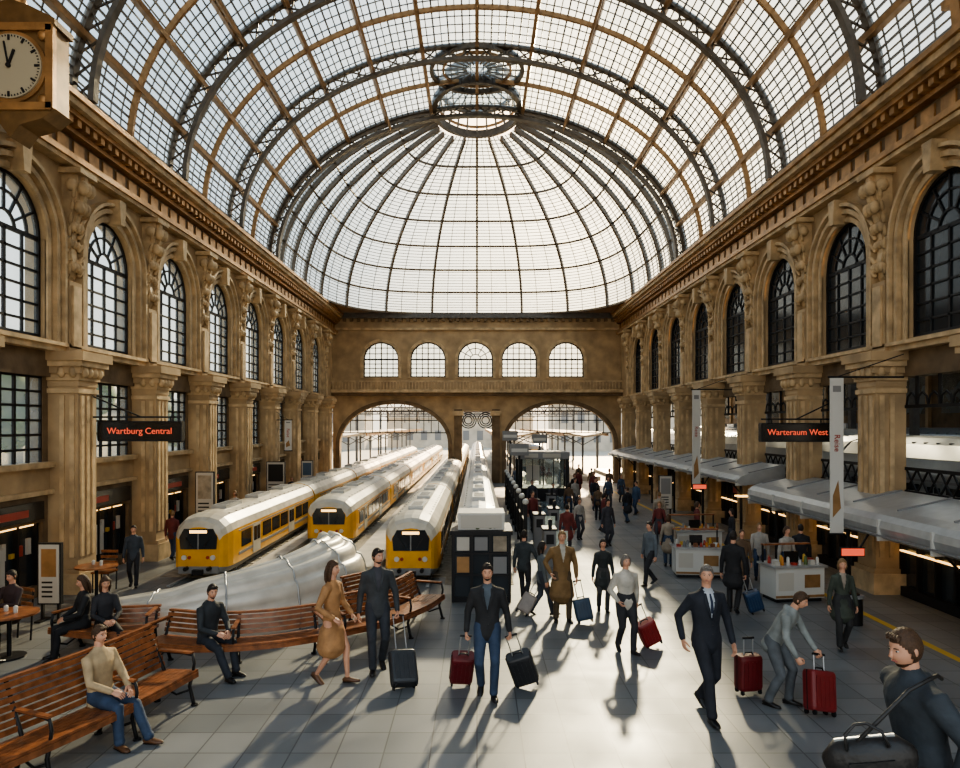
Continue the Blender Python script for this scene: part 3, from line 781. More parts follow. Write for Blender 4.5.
gb.obj('platform_fence')
for i,(x,y) in enumerate(((1.9,21.5),(2.5,23),(2.1,25.5),(2.9,27.5),(1.9,18.5))):
    mb=MB(); mb.box(x-.16,x+.16,y-.3,y+.3,0,.95,TGREY); mb.box(x-.18,x+.18,y-.32,y+.32,.95,1.0,IRON); mb.box(x-.1,x+.1,y-.31,y-.29,.6,.85,IRON)
    mb.box(x+.16,x+.5,y-.02,y+.02,.25,.9,WGLASS); mb.box(x-.05,x+.05,y-.34,y-.3,1.0,1.25,IRON); mb.obj('ticket_gate')
mb=MB(); x0,x1,y0,y1=1.9,4.0,31,33
mb.box(x0,x1,y0,y1,0,.9,IRON)
for x in (x0,x1): 
    for y in (y0,y1): mb.box(x-.08,x+.08,y-.08,y+.08,.9,2.3,IRON)
mb.box(x0-.1,x1+.1,y0-.1,y1+.1,2.2,2.5,TGREY); mb.box(x0+.1,x1-.1,y0+.4,y0+.5,.9,2.2,WGLASS); mb.box(x0+.2,x0+.8,y0-.12,y0-.1,2.26,2.44,PAPER);mb.box(x0+1.0,x1-.3,y0-.12,y0-.1,2.26,2.44,PAPER)
for q in range(5): mb.box(x0+.1+q*.47,x0+.14+q*.47,y0+.35,y0+.4,.9,2.2,IRON)
mb.box(x0+.3,x0+.9,y0+.36,y0+.4,1.2,1.9,PAPER);mb.obj('information_booth')
for (x,y,h) in ((1.7,36,3.4),(3.4,38,3.2),(1.8,29.8,2.9)):
    mb=MB(); mb.cyl((x,y,0),(x,y,h),.05,IRON,n=10); mb.box(x-.4,x+.4,y-.05,y+.05,h-.5,h,TGREY); mb.box(x-.34,x+.34,y-.06,y-.05,h-.35,h-.2,WHITE); mb.cyl((x,y,0),(x,y,.1),.15,IRON); mb.obj('platform_sign_post')

ORG=mat('goods_orange',(0.50,0.20,0.04),.6)
def counter(name,xc,yc,w,d,h,rz=0):
    M=Matrix.Translation((xc,yc,0))@Matrix.Rotation(rz,4,'Z')
    mb=MB(); mb.box(-w/2,w/2,-d/2,d/2,.08,h,WHITE,M); mb.box(-w/2+.04,w/2-.04,-d/2+.04,d/2-.04,0,.08,IRON,M)
    mb.box(-w/2-.05,w/2+.05,-d/2-.05,d/2+.05,h,h+.04,SILVER,M)
    mb.box(-w/2+.06,-w/2+.4,-d/2-.01,-d/2,.25,h-.1,PAPER,M); mb.box(w/2-.45,w/2-.1,-d/2-.01,-d/2,.3,h-.15,STEEL_B,M)
    mb.box(-w/2,w/2,-d/2-.012,-d/2,.1,.15,STEEL_B,M)
    for i in range(16):
        x=-w/2+.08+(i%8)*(w-.16)/7; yy=-.18+(i//8)*.26
        c=random.choice([WHITE,YLINE,ORG,REDSIGN,WOOD,GREEN,PAPER,TGREY])
        hh=random.uniform(.07,.17)
        if i%3: mb.loft([(x,yy,h+.05),(x,yy,h+.04+hh)],[.04,.028],c,n=8,M=M)
        else: mb.box(x-.05,x+.05,yy-.05,yy+.05,h+.04,h+.04+hh*.6,c,M)
    mb.box(-.18,.12,-.05,.0,h+.06,h+.3,BLACKP,M)
    mb.box(-w/2,-w/2+.03,.2,.24,h,h+.42,IRON,M); mb.box(w/2-.03,w/2,.2,.24,h,h+.42,IRON,M); mb.box(-w/2,w/2,.17,.27,h+.40,h+.43,WOOD,M)
    mb.obj(name)
counter('service_counter',6.7,14.9,1.1,.6,.72,.15); counter('service_counter',5.4,17.2,1.1,.6,.7,-.1); counter('service_counter',6.1,19.6,1.3,.6,.75,.1)
def cafe_table(x,y):
    mb=MB(); mb.cyl((x,y,.68),(x,y,.71),.42,WOOD,n=28); mb.cyl((x,y,.03),(x,y,.68),.035,IRON); mb.cyl((x,y,0),(x,y,.03),.24,IRON,n=20)
    mb.loft([(x+.1,y,.71),(x+.1,y,.8)],[.03,.035],WHITE,n=10); mb.loft([(x-.12,y+.1,.71),(x-.12,y+.1,.78)],[.03,.035],WHITE,n=10); mb.obj('cafe_table')
def chair(x,y,rz):
    M=Matrix.Translation((x,y,0))@Matrix.Rotation(rz,4,'Z'); mb=MB()
    mb.box(-.2,.2,-.2,.2,.42,.46,WOOD,M)
    for a in (-.17,.17):
        mb.cyl((a,-.17,0),(a,-.17,.43),.016,IRON,n=8,M=M); mb.cyl((a,.17,0),(a,.22,.85),.016,IRON,n=8,M=M)
    for z in (.58,.7,.82): mb.box(-.19,.19,.17+(z-.46)*.1,.19+(z-.46)*.1,z,z+.06,WOOD,M)
    mb.obj('cafe_chair')
cafe_table(-7.45,11.15); chair(-7.9,11.95,-.4); chair(-7.6,10.4,3.3); cafe_table(-8.1,14.9); chair(-8.3,15.6,0)

# ------------------------------------------------------------------ long curved white shell in front of the trains
def catmull(P,n):
    P=[V(p) for p in P]; out=[]
    Q=[P[0]*2-P[1]]+P+[P[-1]*2-P[-2]]
    for i in range(1,len(Q)-2):
        for k in range(n):
            t=k/n; a,b,c,d=Q[i-1],Q[i],Q[i+1],Q[i+2]
            out.append(.5*((2*b)+(-a+c)*t+(2*a-5*b+4*c-d)*t*t+(-a+3*b-3*c+d)*t**3))
    out.append(P[-1]); return out
def frames(C):
    fr=[]
    for i,p in enumerate(C):
        t=(C[min(i+1,len(C)-1)]-C[max(i-1,0)]); t.z=0; t.normalize()
        fr.append((p,V((t.y,-t.x,0)),V((0,0,1))))
    return fr
C=catmull([(-7.0,12.75,0),(-6.2,12.45,0),(-5.1,12.55,0),(-4.1,12.95,0),(-3.35,13.6,0),(-2.95,14.4,0),(-3.1,15.2,0),(-3.7,15.8,0)],12)
SERP=mat('brushed_white_metal',(0.66,0.61,0.51),0.38,0.15,0.14,3)
mb=MB(); fr=frames(C); n=56; L=len(fr)
vs=[];fs=[]
for i,(p,a,b) in enumerate(fr):
    k=i/(L-1); hh=.48+.40*min(1,k/.3)+.50*max(0,min(1,(k-.25)/.4)); ww=.66+.10*math.sin(PI*k)
    e=min(1,(min(k,1-k)*10+.08))**.5
    for j in range(n+1):
        t=PI*j/n; gr=1-.06*(j%7==0)-.03*(j%7 in(1,6))
        lean_=.12*math.sin(t)*math.sin(2*PI*k)
        vs.append(p+a*(ww*e*math.cos(t)*gr+lean_)+V((0,0,hh*e*max(0.0,math.sin(t))**.8*gr)))
for i in range(L-1):
    for j in range(n): fs.append((i*(n+1)+j,i*(n+1)+j+1,(i+1)*(n+1)+j+1,(i+1)*(n+1)+j))
fs.append(tuple(range(n+1)));fs.append(tuple((L-1)*(n+1)+j for j in range(n+1)))
mb.add(vs,fs,SERP,True)
for i in range(6,L-3,12):
    c=fr[i][0]; ring_=[c+(V(vs[i*(n+1)+j])-c)*1.015 for j in range(0,n+1,2)]
    mb.tube(ring_,.018,SILVER,n=6,side=(0,0,1))
mb.obj('curved_metal_shelter')

# ------------------------------------------------------------------ benches
def bench(ctrl,sideflip=1,rows=7,nb=7):
    C=catmull(ctrl,8); fr=frames(C); fr=[(p,a*sideflip,b) for p,a,b in fr]
    mb=MB()
    def sw(u,v,w,h,m,rot=0):
        pr=[(-w/2,-h/2),(w/2,-h/2),(w/2,h/2),(-w/2,h/2)]
        c,s_=math.cos(rot),math.sin(rot)
        pr=[(u+x*c-y*s_,v+x*s_+y*c) for x,y in pr]
        mb.sweep(fr,pr,m)
    for i in range(rows): sw(.26-i*.075,.44+(.012 if i in(0,) else 0)-.004*i,.062,.028,WOOD)
    sw(.285,.40,.03,.07,WOOD)
    for i in range(nb): sw(-.235-.028*i,.50+i*.072,.026,.058,WOOD,.2)
    sw(-.25-.028*nb,.485+.072*nb,.06,.035,WOOD)
    sw(.2,.41,.04,.03,IRON);sw(-.18,.40,.04,.03,IRON)
    ln=[0]
    for i in range(1,len(C)): ln.append(ln[-1]+(C[i]-C[i-1]).length)
    tot=ln[-1]; k=max(2,round(tot/1.25)+1)
    for q in range(k):
        tgt=tot*q/(k-1); i=min(range(len(C)),key=lambda j:abs(ln[j]-tgt)); p,a,b=fr[i]
        t=a.cross(b)
        if q==0: p=p+(C[1]-C[0]).normalized()*.05
        if q==k-1: p=p-(C[-1]-C[-2]).normalized()*.05
        G=lambda u,v:p+a*u+b*v
        mb.tube([G(.27,.0),G(.24,.1),G(.2,.25),G(.24,.4)],.024,IRON,n=8,side=t)
        mb.tube([G(-.3,0),G(-.24,.15),G(-.18,.4),G(-.25,.55),G(-.26-.028*nb,.48+.072*nb)],.024,IRON,n=8,side=t)
        mb.tube([G(.24,.38),G(.27,.55),G(.25,.66),G(.12,.68),G(-.28,.68)],.02,IRON,n=8,side=t)
        mb.beam(G(.25,.695),G(-.26,.695),.06,.025,WOOD,b)
        mb.tube([G(.2,.2),G(0,.12),G(-.22,.2)],.015,IRON,n=8,side=t)
        for u in (.27,-.3): mb.cyl(G(u,0),G(u,.02),.045,IRON,n=10)
    return mb.obj('wooden_bench')
bench([(-3.98,9.35,0),(-4.25,8.3,0),(-4.62,7.3,0),(-5.1,6.3,0)],-1)
bench([(-4.95,10.75,0),(-4.1,10.55,0),(-3.2,10.7,0),(-2.45,11.1,0)],1,nb=4)
bench([(-2.3,11.25,0),(-1.65,11.85,0),(-1.15,12.7,0),(-.9,13.5,0)],1,nb=5)
bench([(-6.75,11.45,0),(-6.0,11.2,0),(-5.2,11.3,0)],1,nb=3)
bench([(-2.15,12.5,0),(-1.7,13.1,0),(-1.5,13.6,0)],1,nb=6)

# ------------------------------------------------------------------ people
def remesh(mb,vox,sm=3):
    o=mb.obj('tmp'); md=o.modifiers.new('r','REMESH'); md.mode='VOXEL'; md.voxel_size=vox
    ms=o.modifiers.new('s','SMOOTH'); ms.iterations=sm; ms.factor=.5
    dg=bpy.context.evaluated_depsgraph_get(); ev=o.evaluated_get(dg); me=ev.to_mesh()
    vs=[v.co.copy() for v in me.vertices]; fs=[tuple(p.vertices) for p in me.polygons]
    ev.to_mesh_clear(); md_=o.data; bpy.data.objects.remove(o); bpy.data.meshes.remove(md_)
    return vs,fs
def ik(a,b,l1,l2,hint):
    a=V(a);b=V(b);d=b-a;L=d.length
    mx=(l1+l2)*.995
    if L>mx: b=a+d*(mx/L); d=b-a; L=mx
    x=(l1*l1-l2*l2+L*L)/(2*L); h=math.sqrt(max(0,l1*l1-x*x))
    dn=d.normalized(); hv=V(hint); hv=hv-dn*hv.dot(dn)
    if hv.length<1e-4: hv=V((1,0,0))
    hv.normalize(); return a+dn*x+hv*h,b
cm={}
def cloth(c,rough=.8):
    k=tuple(c)
    if k not in cm: cm[k]=mat('cloth_%d'%len(cm),c,rough,0,.25,7,.7,9)
    return cm[k]
SK1=mat('skin_light',(0.62,0.33,0.215),.5); SK2=mat('skin_tan',(0.46,0.24,0.15),.5)
HD=mat('hair_dark',(0.020,0.013,0.009),.6,0,.3,40,.6,70); HB=mat('hair_brown',(0.07,0.035,0.016),.6,0,.3,40,.6,70); HG=mat('hair_grey',(0.17,0.15,0.13),.6,0,.3,40,.6,70); HBL=mat('hair_blond',(0.24,0.14,0.06),.6,0,.3,40,.6,70)
EYEW=mat('eye_white',(0.5,0.46,0.42),.3); EYED=mat('eye_dark',(0.02,0.015,0.01),.2); LIP=mat('lips',(0.38,0.14,0.11),.5)
SHOE=mat('shoe_black',(0.015,0.013,0.012),.35); SHOEB=mat('shoe_brown',(0.12,0.055,0.025),.4)

def hand(mb,W,D,A,N,curl,skin,M,sc=1.0):
    D=V(D).normalized(); A=V(A); A=(A-D*A.dot(D)).normalized(); Nn=V(N); Nn=(Nn-D*Nn.dot(D)-A*Nn.dot(A))
    if Nn.length<1e-3: Nn=D.cross(A)
    Nn.normalize(); W=V(W)
    mb.loft([W-D*.02*sc,W+D*.02*sc,W+D*.06*sc,W+D*.095*sc],[(.026*sc,.02*sc),(.034*sc,.019*sc),(.042*sc,.017*sc),(.040*sc,.013*sc)],skin,side=A,n=10,M=M)
    for off,ln,r in ((.032,.070,.0088),(.011,.080,.009),(-.011,.074,.0088),(-.031,.057,.0078)):
        p=W+D*.085*sc+A*off*sc; pts=[p]; ang=0
        for q,fr_ in enumerate((.45,.32,.27)):
            ang+=curl*(.7,1.0,.7)[q]; d=D*math.cos(ang)+Nn*math.sin(ang)+A*off*1.2
            p=p+d*ln*fr_*sc; pts.append(p)
        mb.loft(pts,[r*1.05*sc,r*sc,r*.95*sc,r*.8*sc],skin,side=A,n=7,M=M)
    p=W+D*.022*sc+A*.028*sc; d1=(D*.65+A*.7+Nn*.3).normalized(); p2=p+d1*.035*sc; d2=(D*.9+A*(.3-.5*curl)+Nn*(.3+.6*curl)).normalized(); p3=p2+d2*.03*sc; p4=p3+d2*.025*sc
    mb.loft([p,p2,p3,p4],[.013*sc,.0115*sc,.0105*sc,.009*sc],skin,side=Nn,n=7,M=M)

def head(mb,skin,hair,style,M,lod,beard=False,hs=1.0,fem=False):
    M=M@Matrix.Scale(hs*.95,4)
    n,k=(40,30) if lod==0 else (20,14)
    def shape(nx,ny,nz,sc=1.0):
        x=nx*.0735; y=ny*.094; z=nz*.118
        if nz<0:
            x*=1-.30*(-nz)**1.5
            if ny>0: y*=1-.35*(-nz)
        if nz<-.1 and ny<0: y-= .006*math.sin(min(1,-nz)*PI)
        if lod==0 and ny<-.5:
            for sx in (-1,1):
                q=((x-sx*.030)**2+(z-.012)**2)/(.017**2); y+=.009*math.exp(-q)
                q=((x-sx*.040)**2+(z+.02)**2)/(.018**2); y-=.003*math.exp(-q)
            q=(x/.012)**2
            if -.035<z<.03: y-=.004*math.exp(-q)
            if z<-.08: y-=.008*math.exp(-(x/.025)**2)
        return V((x*sc,y*sc,z*sc))
    dirs=[]
    for i in range(k+1):
        a=PI*i/k
        for j in range(n):
            b=2*PI*j/n+PI/n; dirs.append((math.sin(a)*math.cos(b),math.sin(a)*math.sin(b),math.cos(a)))
    vs=[shape(*d) for d in dirs]
    F_=[(i*n+j,(i+1)*n+j,(i+1)*n+(j+1)%n,i*n+(j+1)%n) for i in range(k) for j in range(n)]
    mb.add(vs,F_,skin,True,M)
    mb.loft([(0,-.084,.02),(0,-.096,0),(0,-.107,-.018),(0,-.096,-.030)],[(.007,.010),(.009,.011),(.0135,.012),(.012,.008)],skin,n=10,M=M)
    for sx in (-1,1):
        mb.ell((sx*.074,.006,.0),(.009,.019,.031),skin,M=M,n=8,k=6)
        mb.ell((sx*.030,-.0765,.012),(.0115,.010,.0055),EYEW,M=M,n=8,k=6)
        mb.ell((sx*.030,-.084,.012),(.0055,.005,.0052),EYED,M=M,n=8,k=6)
        mb.loft([(sx*.016,-.089,.027),(sx*.03,-.088,.031),(sx*.046,-.079,.028)],[.0028,.0034,.0024],hair,n=6,M=M,side=(0,0,1))
    mb.loft([(-.022,-.088,-.052),(-.009,-.0955,-.050),(.009,-.0955,-.050),(.022,-.088,-.052)],[(.003,.005),(.005,.006),(.005,.006),(.003,.005)],LIP,n=8,M=M,side=(0,0,1))
    if beard:
        bf=[f for f in F_ if all(dirs[q][2]<-.5 and dirs[q][1]<.3 for q in f)]
        mb.add([v*1.025 for v in vs],bf,hair,True,M)
    hv=[];kp=[]
    for d,v in zip(dirs,vs):
        nx,ny,nz=d
        ph=max(0,min(1,(-ny+.12)/.85)); ph=ph*ph*(3-2*ph)
        line=-.68+(1.18 if not fem else 1.12)*ph-.06*abs(nx)*ph
        t=max(0,min(1,(nz-line)/.25)); t=t*t*(3-2*t)
        g=1.012+.095*t+.02*max(0,nz)
        if fem: g+=.02*t
        wob=1+.014*math.sin(nx*31+ny*7)*math.sin(nz*13)*t
        hv.append(V((v.x*g*wob,v.y*g*wob,v.z*g*wob))); kp.append(nz>line)
    kf=[f for f in F_ if sum(kp[q] for q in f)>=3]
    mb.add(hv,kf,hair,True,M)
    if style=='short':
        for q in range(5):
            a=-.04+.02*q; mb.loft([(a,-.060,.098),(a*1.1+.006,-.074,.090),(a*1.15+.010,-.082,.078)],[.014,.012,.005],hair,n=6,M=M)
    if style=='bun':
        mb.ell((0,.105,.05),(.045,.045,.045),hair,M=M)
    if style=='long':
        mb.loft([(0,.055,.03),(0,.085,-.06),(0,.085,-.16),(0,.075,-.24)],[(.08,.05),(.088,.045),(.085,.035),(.05,.02)],hair,n=14,M=M)
        for sx in (-1,1): mb.loft([(sx*.07,-.01,.05),(sx*.085,.01,-.06),(sx*.075,.02,-.17)],[(.02,.035),(.022,.04),(.012,.025)],hair,n=8,M=M,side=(1,0,0))
    if style=='bob':
        for sx in (-1,1): mb.loft([(sx*.067,-.005,.06),(sx*.081,.012,-.03),(sx*.074,.02,-.09)],[(.016,.036),(.018,.04),(.012,.03)],hair,n=8,M=M)
        mb.loft([(0,.06,.03),(0,.08,-.04),(0,.07,-.11)],[(.075,.05),(.085,.04),(.07,.025)],hair,n=12,M=M)

PEOPLE_HANDS={}
def person(name,x,y,rot,h=1.75,top=(.1,.1,.1),bottom=(.05,.05,.06),shoes=None,skin=None,hair=None,style='short',fem=False,
           pelvis=(0,0,.92),feet=None,wr=None,lean=0.0,twist=0.0,yaw=0.0,pitch=0.0,coat=0.0,skirt=False,shirt=None,lod=0,curl=(.45,.45),bulk=1.0,beard=False,hs=1.0,z=0.0,elb=None,hood=False,suit=False):
    skin=skin or SK1; hair=hair or HD; shoes=shoes or SHOE
    tm=cloth(top);bm_=cloth(bottom)
    s_=h/1.75
    M=Matrix.Translation((x,y,z))@Matrix.Rotation(rot*PI/180,4,'Z')@Matrix.Scale(s_,4)
    P=V(pelvis)
    U=Matrix.Translation(P)@Matrix.Rotation(twist,4,'Z')@Matrix.Rotation(lean,4,'X')@Matrix.Translation(-P)
    Z=lambda dz,dy=0,dx=0:U@(P+V((dx,dy,dz)))
    usd=(U.to_3x3()@V((1,0,0)))
    out=MB()
    b=bulk
    lo=MB()
    feet=feet or {'L':(.10,.0,.08,0),'R':(-.10,.0,.08,0)}
    for key,sg in (('L',1),('R',-1)):
        ft=feet[key]; hip=P+V((sg*.088,0,-.02)); fx=V(ft[:3]); fp=ft[3]
        knee,ank=ik(hip,fx,.435,.41,(sg*.12,-1,.05))
        calf=knee.lerp(ank,.35)+V((0,.012,0))
        if skirt:
            out.loft([hip,hip.lerp(knee,.5),knee,calf,ank],[.08,.066,.046,.045,.03],skin,n=12,M=M)
        else:
            lo.loft([hip+V((-sg*.012,0,.06)),hip,hip.lerp(knee,.5),knee,calf,ank.lerp(knee,.05)],[(.09*b,.105*b),(.092*b,.105*b),(.080*b,.088*b),(.064,.068),(.062,.066),(.055,.060)],tm,n=14)
            lo.loft([ank.lerp(knee,.10)+V((0,0,0)),ank.lerp(knee,.02)+V((0,-.008,0))],[(.056,.062),(.061,.068)],tm,n=14)
        R=Matrix.Translation(ank)@Matrix.Rotation(sg*.15,4,'Z')@Matrix.Rotation(fp,4,'X')
        out.loft([(0,.055,-.042),(0,.01,-.03),(0,-.05,-.045),(0,-.11,-.055),(0,-.165,-.060)],[(.03,.032),(.04,.046),(.042,.034),(.045,.025),(.030,.018)],shoes,n=10,M=M@R)
        out.loft([(0,.07,-.070),(0,.0,-.070),(0,-.1,-.072),(0,-.175,-.070)],[(.028,.009),(.034,.009),(.043,.009),(.028,.009)],SHOE,n=10,M=M@R)
    if not skirt:
        lo.loft([P+V((0,0,-.09)),P+V((0,0,.0)),U@(P+V((0,0,.12)))],[(.12*b,.1*b),(.158*b,.118*b),(.145*b,.105*b)],tm,n=16)
        if lod==0:
            vs,fs=remesh(lo,.016,3); out.add(vs,fs,bm_,True,M)
        else:
            out.add([V(v) for v in lo.v],lo.f,bm_,True,M)
    up=MB(); sw=.170 if not fem else .145
    if fem: rings=[(-.08,.158,.118),(0,.16,.12),(.14,.122,.098),(.27,.142,.108),(.36,.150,.122),(.44,.150,.10),(.50,.115,.08),(.54,.06,.056)]
    else: rings=[(-.10,.172,.125),(0,.165,.122),(.15,.153,.114),(.28,.172,.122),(.39,.190,.126),(.455,.186,.105),(.505,.125,.084),(.545,.064,.06)]
    pts=[];rad=[]
    if coat>0:
        steps=5
        for i in range(steps,0,-1):
            t=i/steps; pts.append(P+V((0,.01*t,-.06-coat*t))); rad.append(((.165+.05*t+.04*coat)*b,(.13+.06*t+.05*coat)*b))
    for (dz,a,c) in rings: pts.append(Z(dz) if dz>0 or coat==0 else P+V((0,0,dz))); rad.append((a*b,c*b))
    up.loft(pts,rad,tm,n=20,side=tuple(usd))
    if hood: up.loft([Z(.49,.05,-.08),Z(.50,.085),Z(.49,.05,.08)],[.035,.05,.035],tm,n=8,side=(0,0,1))
    else: up.loft([Z(.52,.0,-.062),Z(.54,.045),Z(.52,.0,.062)],[.017,.022,.017],tm,n=8,side=(0,0,1))
    wr=wr or {}
    for key,sg in (('L',1),('R',-1)):
        sh=Z(.445,0,sg*sw*b)
        tg=wr.get(key,(sg*.25,-.03,P.z-.08)) ; eh=(sg*.6,.8,-.1)
        if elb and key in elb: eh=elb[key]
        el,wp=ik(sh,tg,.285,.25,eh)
        PEOPLE_HANDS[key]=M@(wp+(wp-el).normalized()*.075)
        up.loft([Z(.45,0,sg*.10),sh,sh.lerp(el,.5),el,el.lerp(wp,.5),wp],[(.07,.07),(.068*b,.070*b),(.056*b,.058*b),(.049*b,.051*b),(.043*b,.045*b),(.038,.040)],tm,n=12)
        D=(wp-el).normalized(); A=V((0,-1,0)) if abs(D.y)<.75 else V((-sg,0,.6)); N_=V((-sg,0,0)) if abs(D.y)<.75 else V((0,0,-1))
        hand(out,wp+D*.008,D,A,N_,curl[0] if key=='L' else curl[1],skin,M,1.0 if not fem else .9)
    sm_=cloth(shirt) if shirt else None
    if lod==0: vs,fs=remesh(up,.0135,3)
    else: vs,fs=[V(v) for v in up.v],up.f
    ms=[]; Ui=U.inverted()
    for f in fs:
        c=sum((V(vs[i]) for i in f),V((0,0,0)))/len(f); lc=Ui@c-P
        if sm_ and lc.y<-.03 and .24<lc.z<.57 and abs(lc.x)<.055*min(1,(lc.z-.22)/.26) : ms.append(sm_)
        else: ms.append(tm)
    out.add(vs,fs,ms,True,M)
    if lod==0 and shirt:
        y_=-.128*b
        for sx in (-1,1):
            out.loft([Z(.505,-.075,sx*.055),Z(.43,-.118*b,sx*.066),Z(.34,y_,sx*.042),Z(.22,y_,sx*.010)],[(.016,.006),(.022,.007),(.018,.007),(.006,.005)],tm,n=8,M=M,side=tuple(usd))
        if suit: out.loft([Z(.50,-.082),Z(.42,-.124*b),Z(.30,-.133*b)],[(.012,.007),(.015,.006),(.018,.005)],cloth((.02,.03,.06)),n=8,M=M,side=tuple(usd))
        for dz in (.16,.06): out.ell(Z(dz,-.118*b,.012),(.008,.005,.008),SHOE,M=M,n=8,k=5)
    hp=Z(.70,-.012)
    out.loft([Z(.50,.0),Z(.58,.0),Z(.645,-.008)],[(.058,.058),(.050,.053),(.052,.056)],skin,n=12,M=M,side=tuple(usd))
    HM=M@Matrix.Translation(hp)@Matrix.Rotation(twist+yaw,4,'Z')@Matrix.Rotation(pitch+lean*.5,4,'X')
    head(out,skin,hair,style,HM,lod,beard,hs,fem)
    out.obj(name)
    return dict(PEOPLE_HANDS)

def suitcase(x,y,hand_pt,col,w=.36,h=.52,d=.22,yaw=0.0,name='rolling_suitcase'):
    m=mat('case_%.2f_%.2f_%.2f'%tuple(col),col,.42,0,.12,10)
    B=V((x,y,.0)); H_=V(hand_pt); ax=(H_-B); L=ax.length; ax.normalize()
    sd=V((math.cos(yaw),math.sin(yaw),0)); sd=(sd-ax*sd.dot(ax)).normalized(); bk=ax.cross(sd)
    M=Matrix(((sd.x,bk.x,ax.x,x),(sd.y,bk.y,ax.y,y),(sd.z,bk.z,ax.z,0.03),(0,0,0,1)))
    mb=MB()
    pr=[];n=24
    for i in range(n):
        t=2*PI*i/n; c,s_=math.cos(t),math.sin(t); e=.35
        pr.append((math.copysign(abs(c)**e,c)*w/2,math.copysign(abs(s_)**e,s_)*d/2))
    st=[(.05,.80),(.065,.93),(.10,1),(h*.5,1.0),(h-.03,1),(h+.0,.95),(h+.02,.82)]
    vs=[];fs=[]
    for z,sc in st:
        for a,b in pr: vs.append((a*(1-(1-sc)*.5),b*sc,z))
    for i in range(len(st)-1):
        for k in range(n): fs.append((i*n+k,i*n+(k+1)%n,(i+1)*n+(k+1)%n,(i+1)*n+k))
    fs.append(tuple(range(n)));fs.append(tuple((len(st)-1)*n+k for k in range(n)))
    mb.add(vs,fs,m,False,M)
    for i in range(5):
        u=-w*.34+w*.17*i
        for s_ in (-1,1): mb.box(u-.012,u+.012,s_*d*.5-.008,s_*d*.5+.008,.1,h-.05,m,M)
    mb.box(-w/2-.004,w/2+.004,-.006,.006,.06,h+.015,IRON,M)
    for a in (-1,1):
        for b in (-1,1):
            mb.cyl((a*w*.38-.012,b*d*.33,.03),(a*w*.38+.012,b*d*.33,.03),.032,IRON,n=12,M=M); mb.box(a*w*.38-.018,a*w*.38+.018,b*d*.33-.018,b*d*.33+.018,.035,.065,IRON,M)
    T=max(L-.03,h+.12)
    for a in (-1,1): mb.cyl((a*w*.2,0,h),(a*w*.2,0,T),.009,SILVER,n=8,M=M)
    mb.cyl((-w*.24,0,T),(w*.24,0,T),.016,IRON,n=10,M=M)
    mb.tube([(-.07,0,h+.015),(-.05,0,h+.05),(.05,0,h+.05),(.07,0,h+.015)],.01,IRON,M=M,side=(0,1,0))
    mb.obj(name)

def walkfeet(f='L',st=.26):
    g='R' if f=='L' else 'L'; sg={'L':1,'R':-1}
    return {f:(sg[f]*.08,-st,.085,-.1),g:(sg[g]*.08,st,.13,.5)}
NAVY=(.018,.022,.032);BLK=(.013,.013,.015);GREY=(.17,.18,.18);JEAN=(.035,.058,.105)
H=person('man',.14,9.55,0,1.84,top=(.022,.022,.024),bottom=JEAN,shirt=(.08,.10,.12),feet=walkfeet('L',.12),wr={'L':(.29,.05,.84),'R':(-.27,.04,.84)},hair=HD,curl=(1.2,1.2),pelvis=(0,0,.91),pitch=.05,beard=True)
suitcase(-.24,10.0,H['R'],(.13,.012,.016),yaw=.05,w=.33,h=.5); suitcase(.72,9.95,H['L'],(.03,.03,.033),yaw=.1)
H=person('man',2.93,8.95,12,1.97,top=(.018,.021,.03),bottom=(.02,.022,.03),shirt=(.45,.48,.52),suit=True,feet=walkfeet('R',.26),hair=HG,skin=SK1,pelvis=(0,0,.885),wr={'L':(.26,-.12,.84),'R':(-.25,.08,.86)},yaw=-.5,style='short')
H=person('woman',-2.08,10.05,70,1.78,fem=True,top=(.40,.21,.09),bottom=(.3,.16,.08),shoes=SHOEB,coat=.34,skirt=True,feet=walkfeet('L',.20),pelvis=(0,0,.91),hair=HB,style='long',wr={'R':(-.22,-.15,.98),'L':(.2,-.2,.95)})
H=person('man',-1.5,10.55,15,1.86,top=(.045,.05,.055),bottom=(.03,.035,.045),shirt=(.05,.05,.06),hair=HD,feet=walkfeet('R',.12),wr={'L':(.27,-.08,.86),'R':(-.26,.02,.84)},curl=(1.2,.5),yaw=.5,beard=True)
suitcase(-1.0,9.75,H['L'],(.04,.043,.047),yaw=.4,w=.38,h=.52)
H=person('man',1.6,13.2,5,1.72,top=(.20,.12,.05),bottom=(.10,.07,.04),shirt=(.42,.40,.34),coat=.36,hair=HBL,feet={'L':(.13,-.03,.08,0),'R':(-.11,.02,.08,0)},wr={'L':(.27,-.06,.86),'R':(-.24,-.10,.95)},bulk=1.08)
suitcase(2.02,13.0,H['L'],(.025,.055,.10),yaw=0,w=.32,h=.42)
H=person('woman',2.42,11.4,15,1.60,fem=True,top=(.52,.48,.41),bottom=(.03,.03,.035),hair=HG,style='bob',feet=walkfeet('L',.14),wr={'L':(.26,.08,.86),'R':(-.2,-.12,.95)},curl=(1.2,.5),bulk=1.15)
suitcase(2.95,11.7,H['L'],(.24,.02,.02),yaw=.2,w=.32,h=.44)
person('woman',2.5,13.9,0,1.45,fem=True,top=(.025,.03,.03),bottom=(.05,.05,.05),coat=.2,hair=HD,style='bob',feet=walkfeet('L',.1),lod=0)
person('man',.98,14.6,160,1.52,top=(.04,.05,.055),bottom=(.03,.03,.035),hair=HD,feet=walkfeet('L',.2),wr={'R':(-.35,-.1,.9)},lod=0)
H=person('woman',1.26,13.6,100,1.45,fem=True,top=(.12,.14,.15),bottom=(.05,.055,.07),hair=HD,style='long',feet=walkfeet('R',.24),lod=0)
suitcase(.85,13.6,H['L'],(.26,.22,.19),w=.28,h=.4)
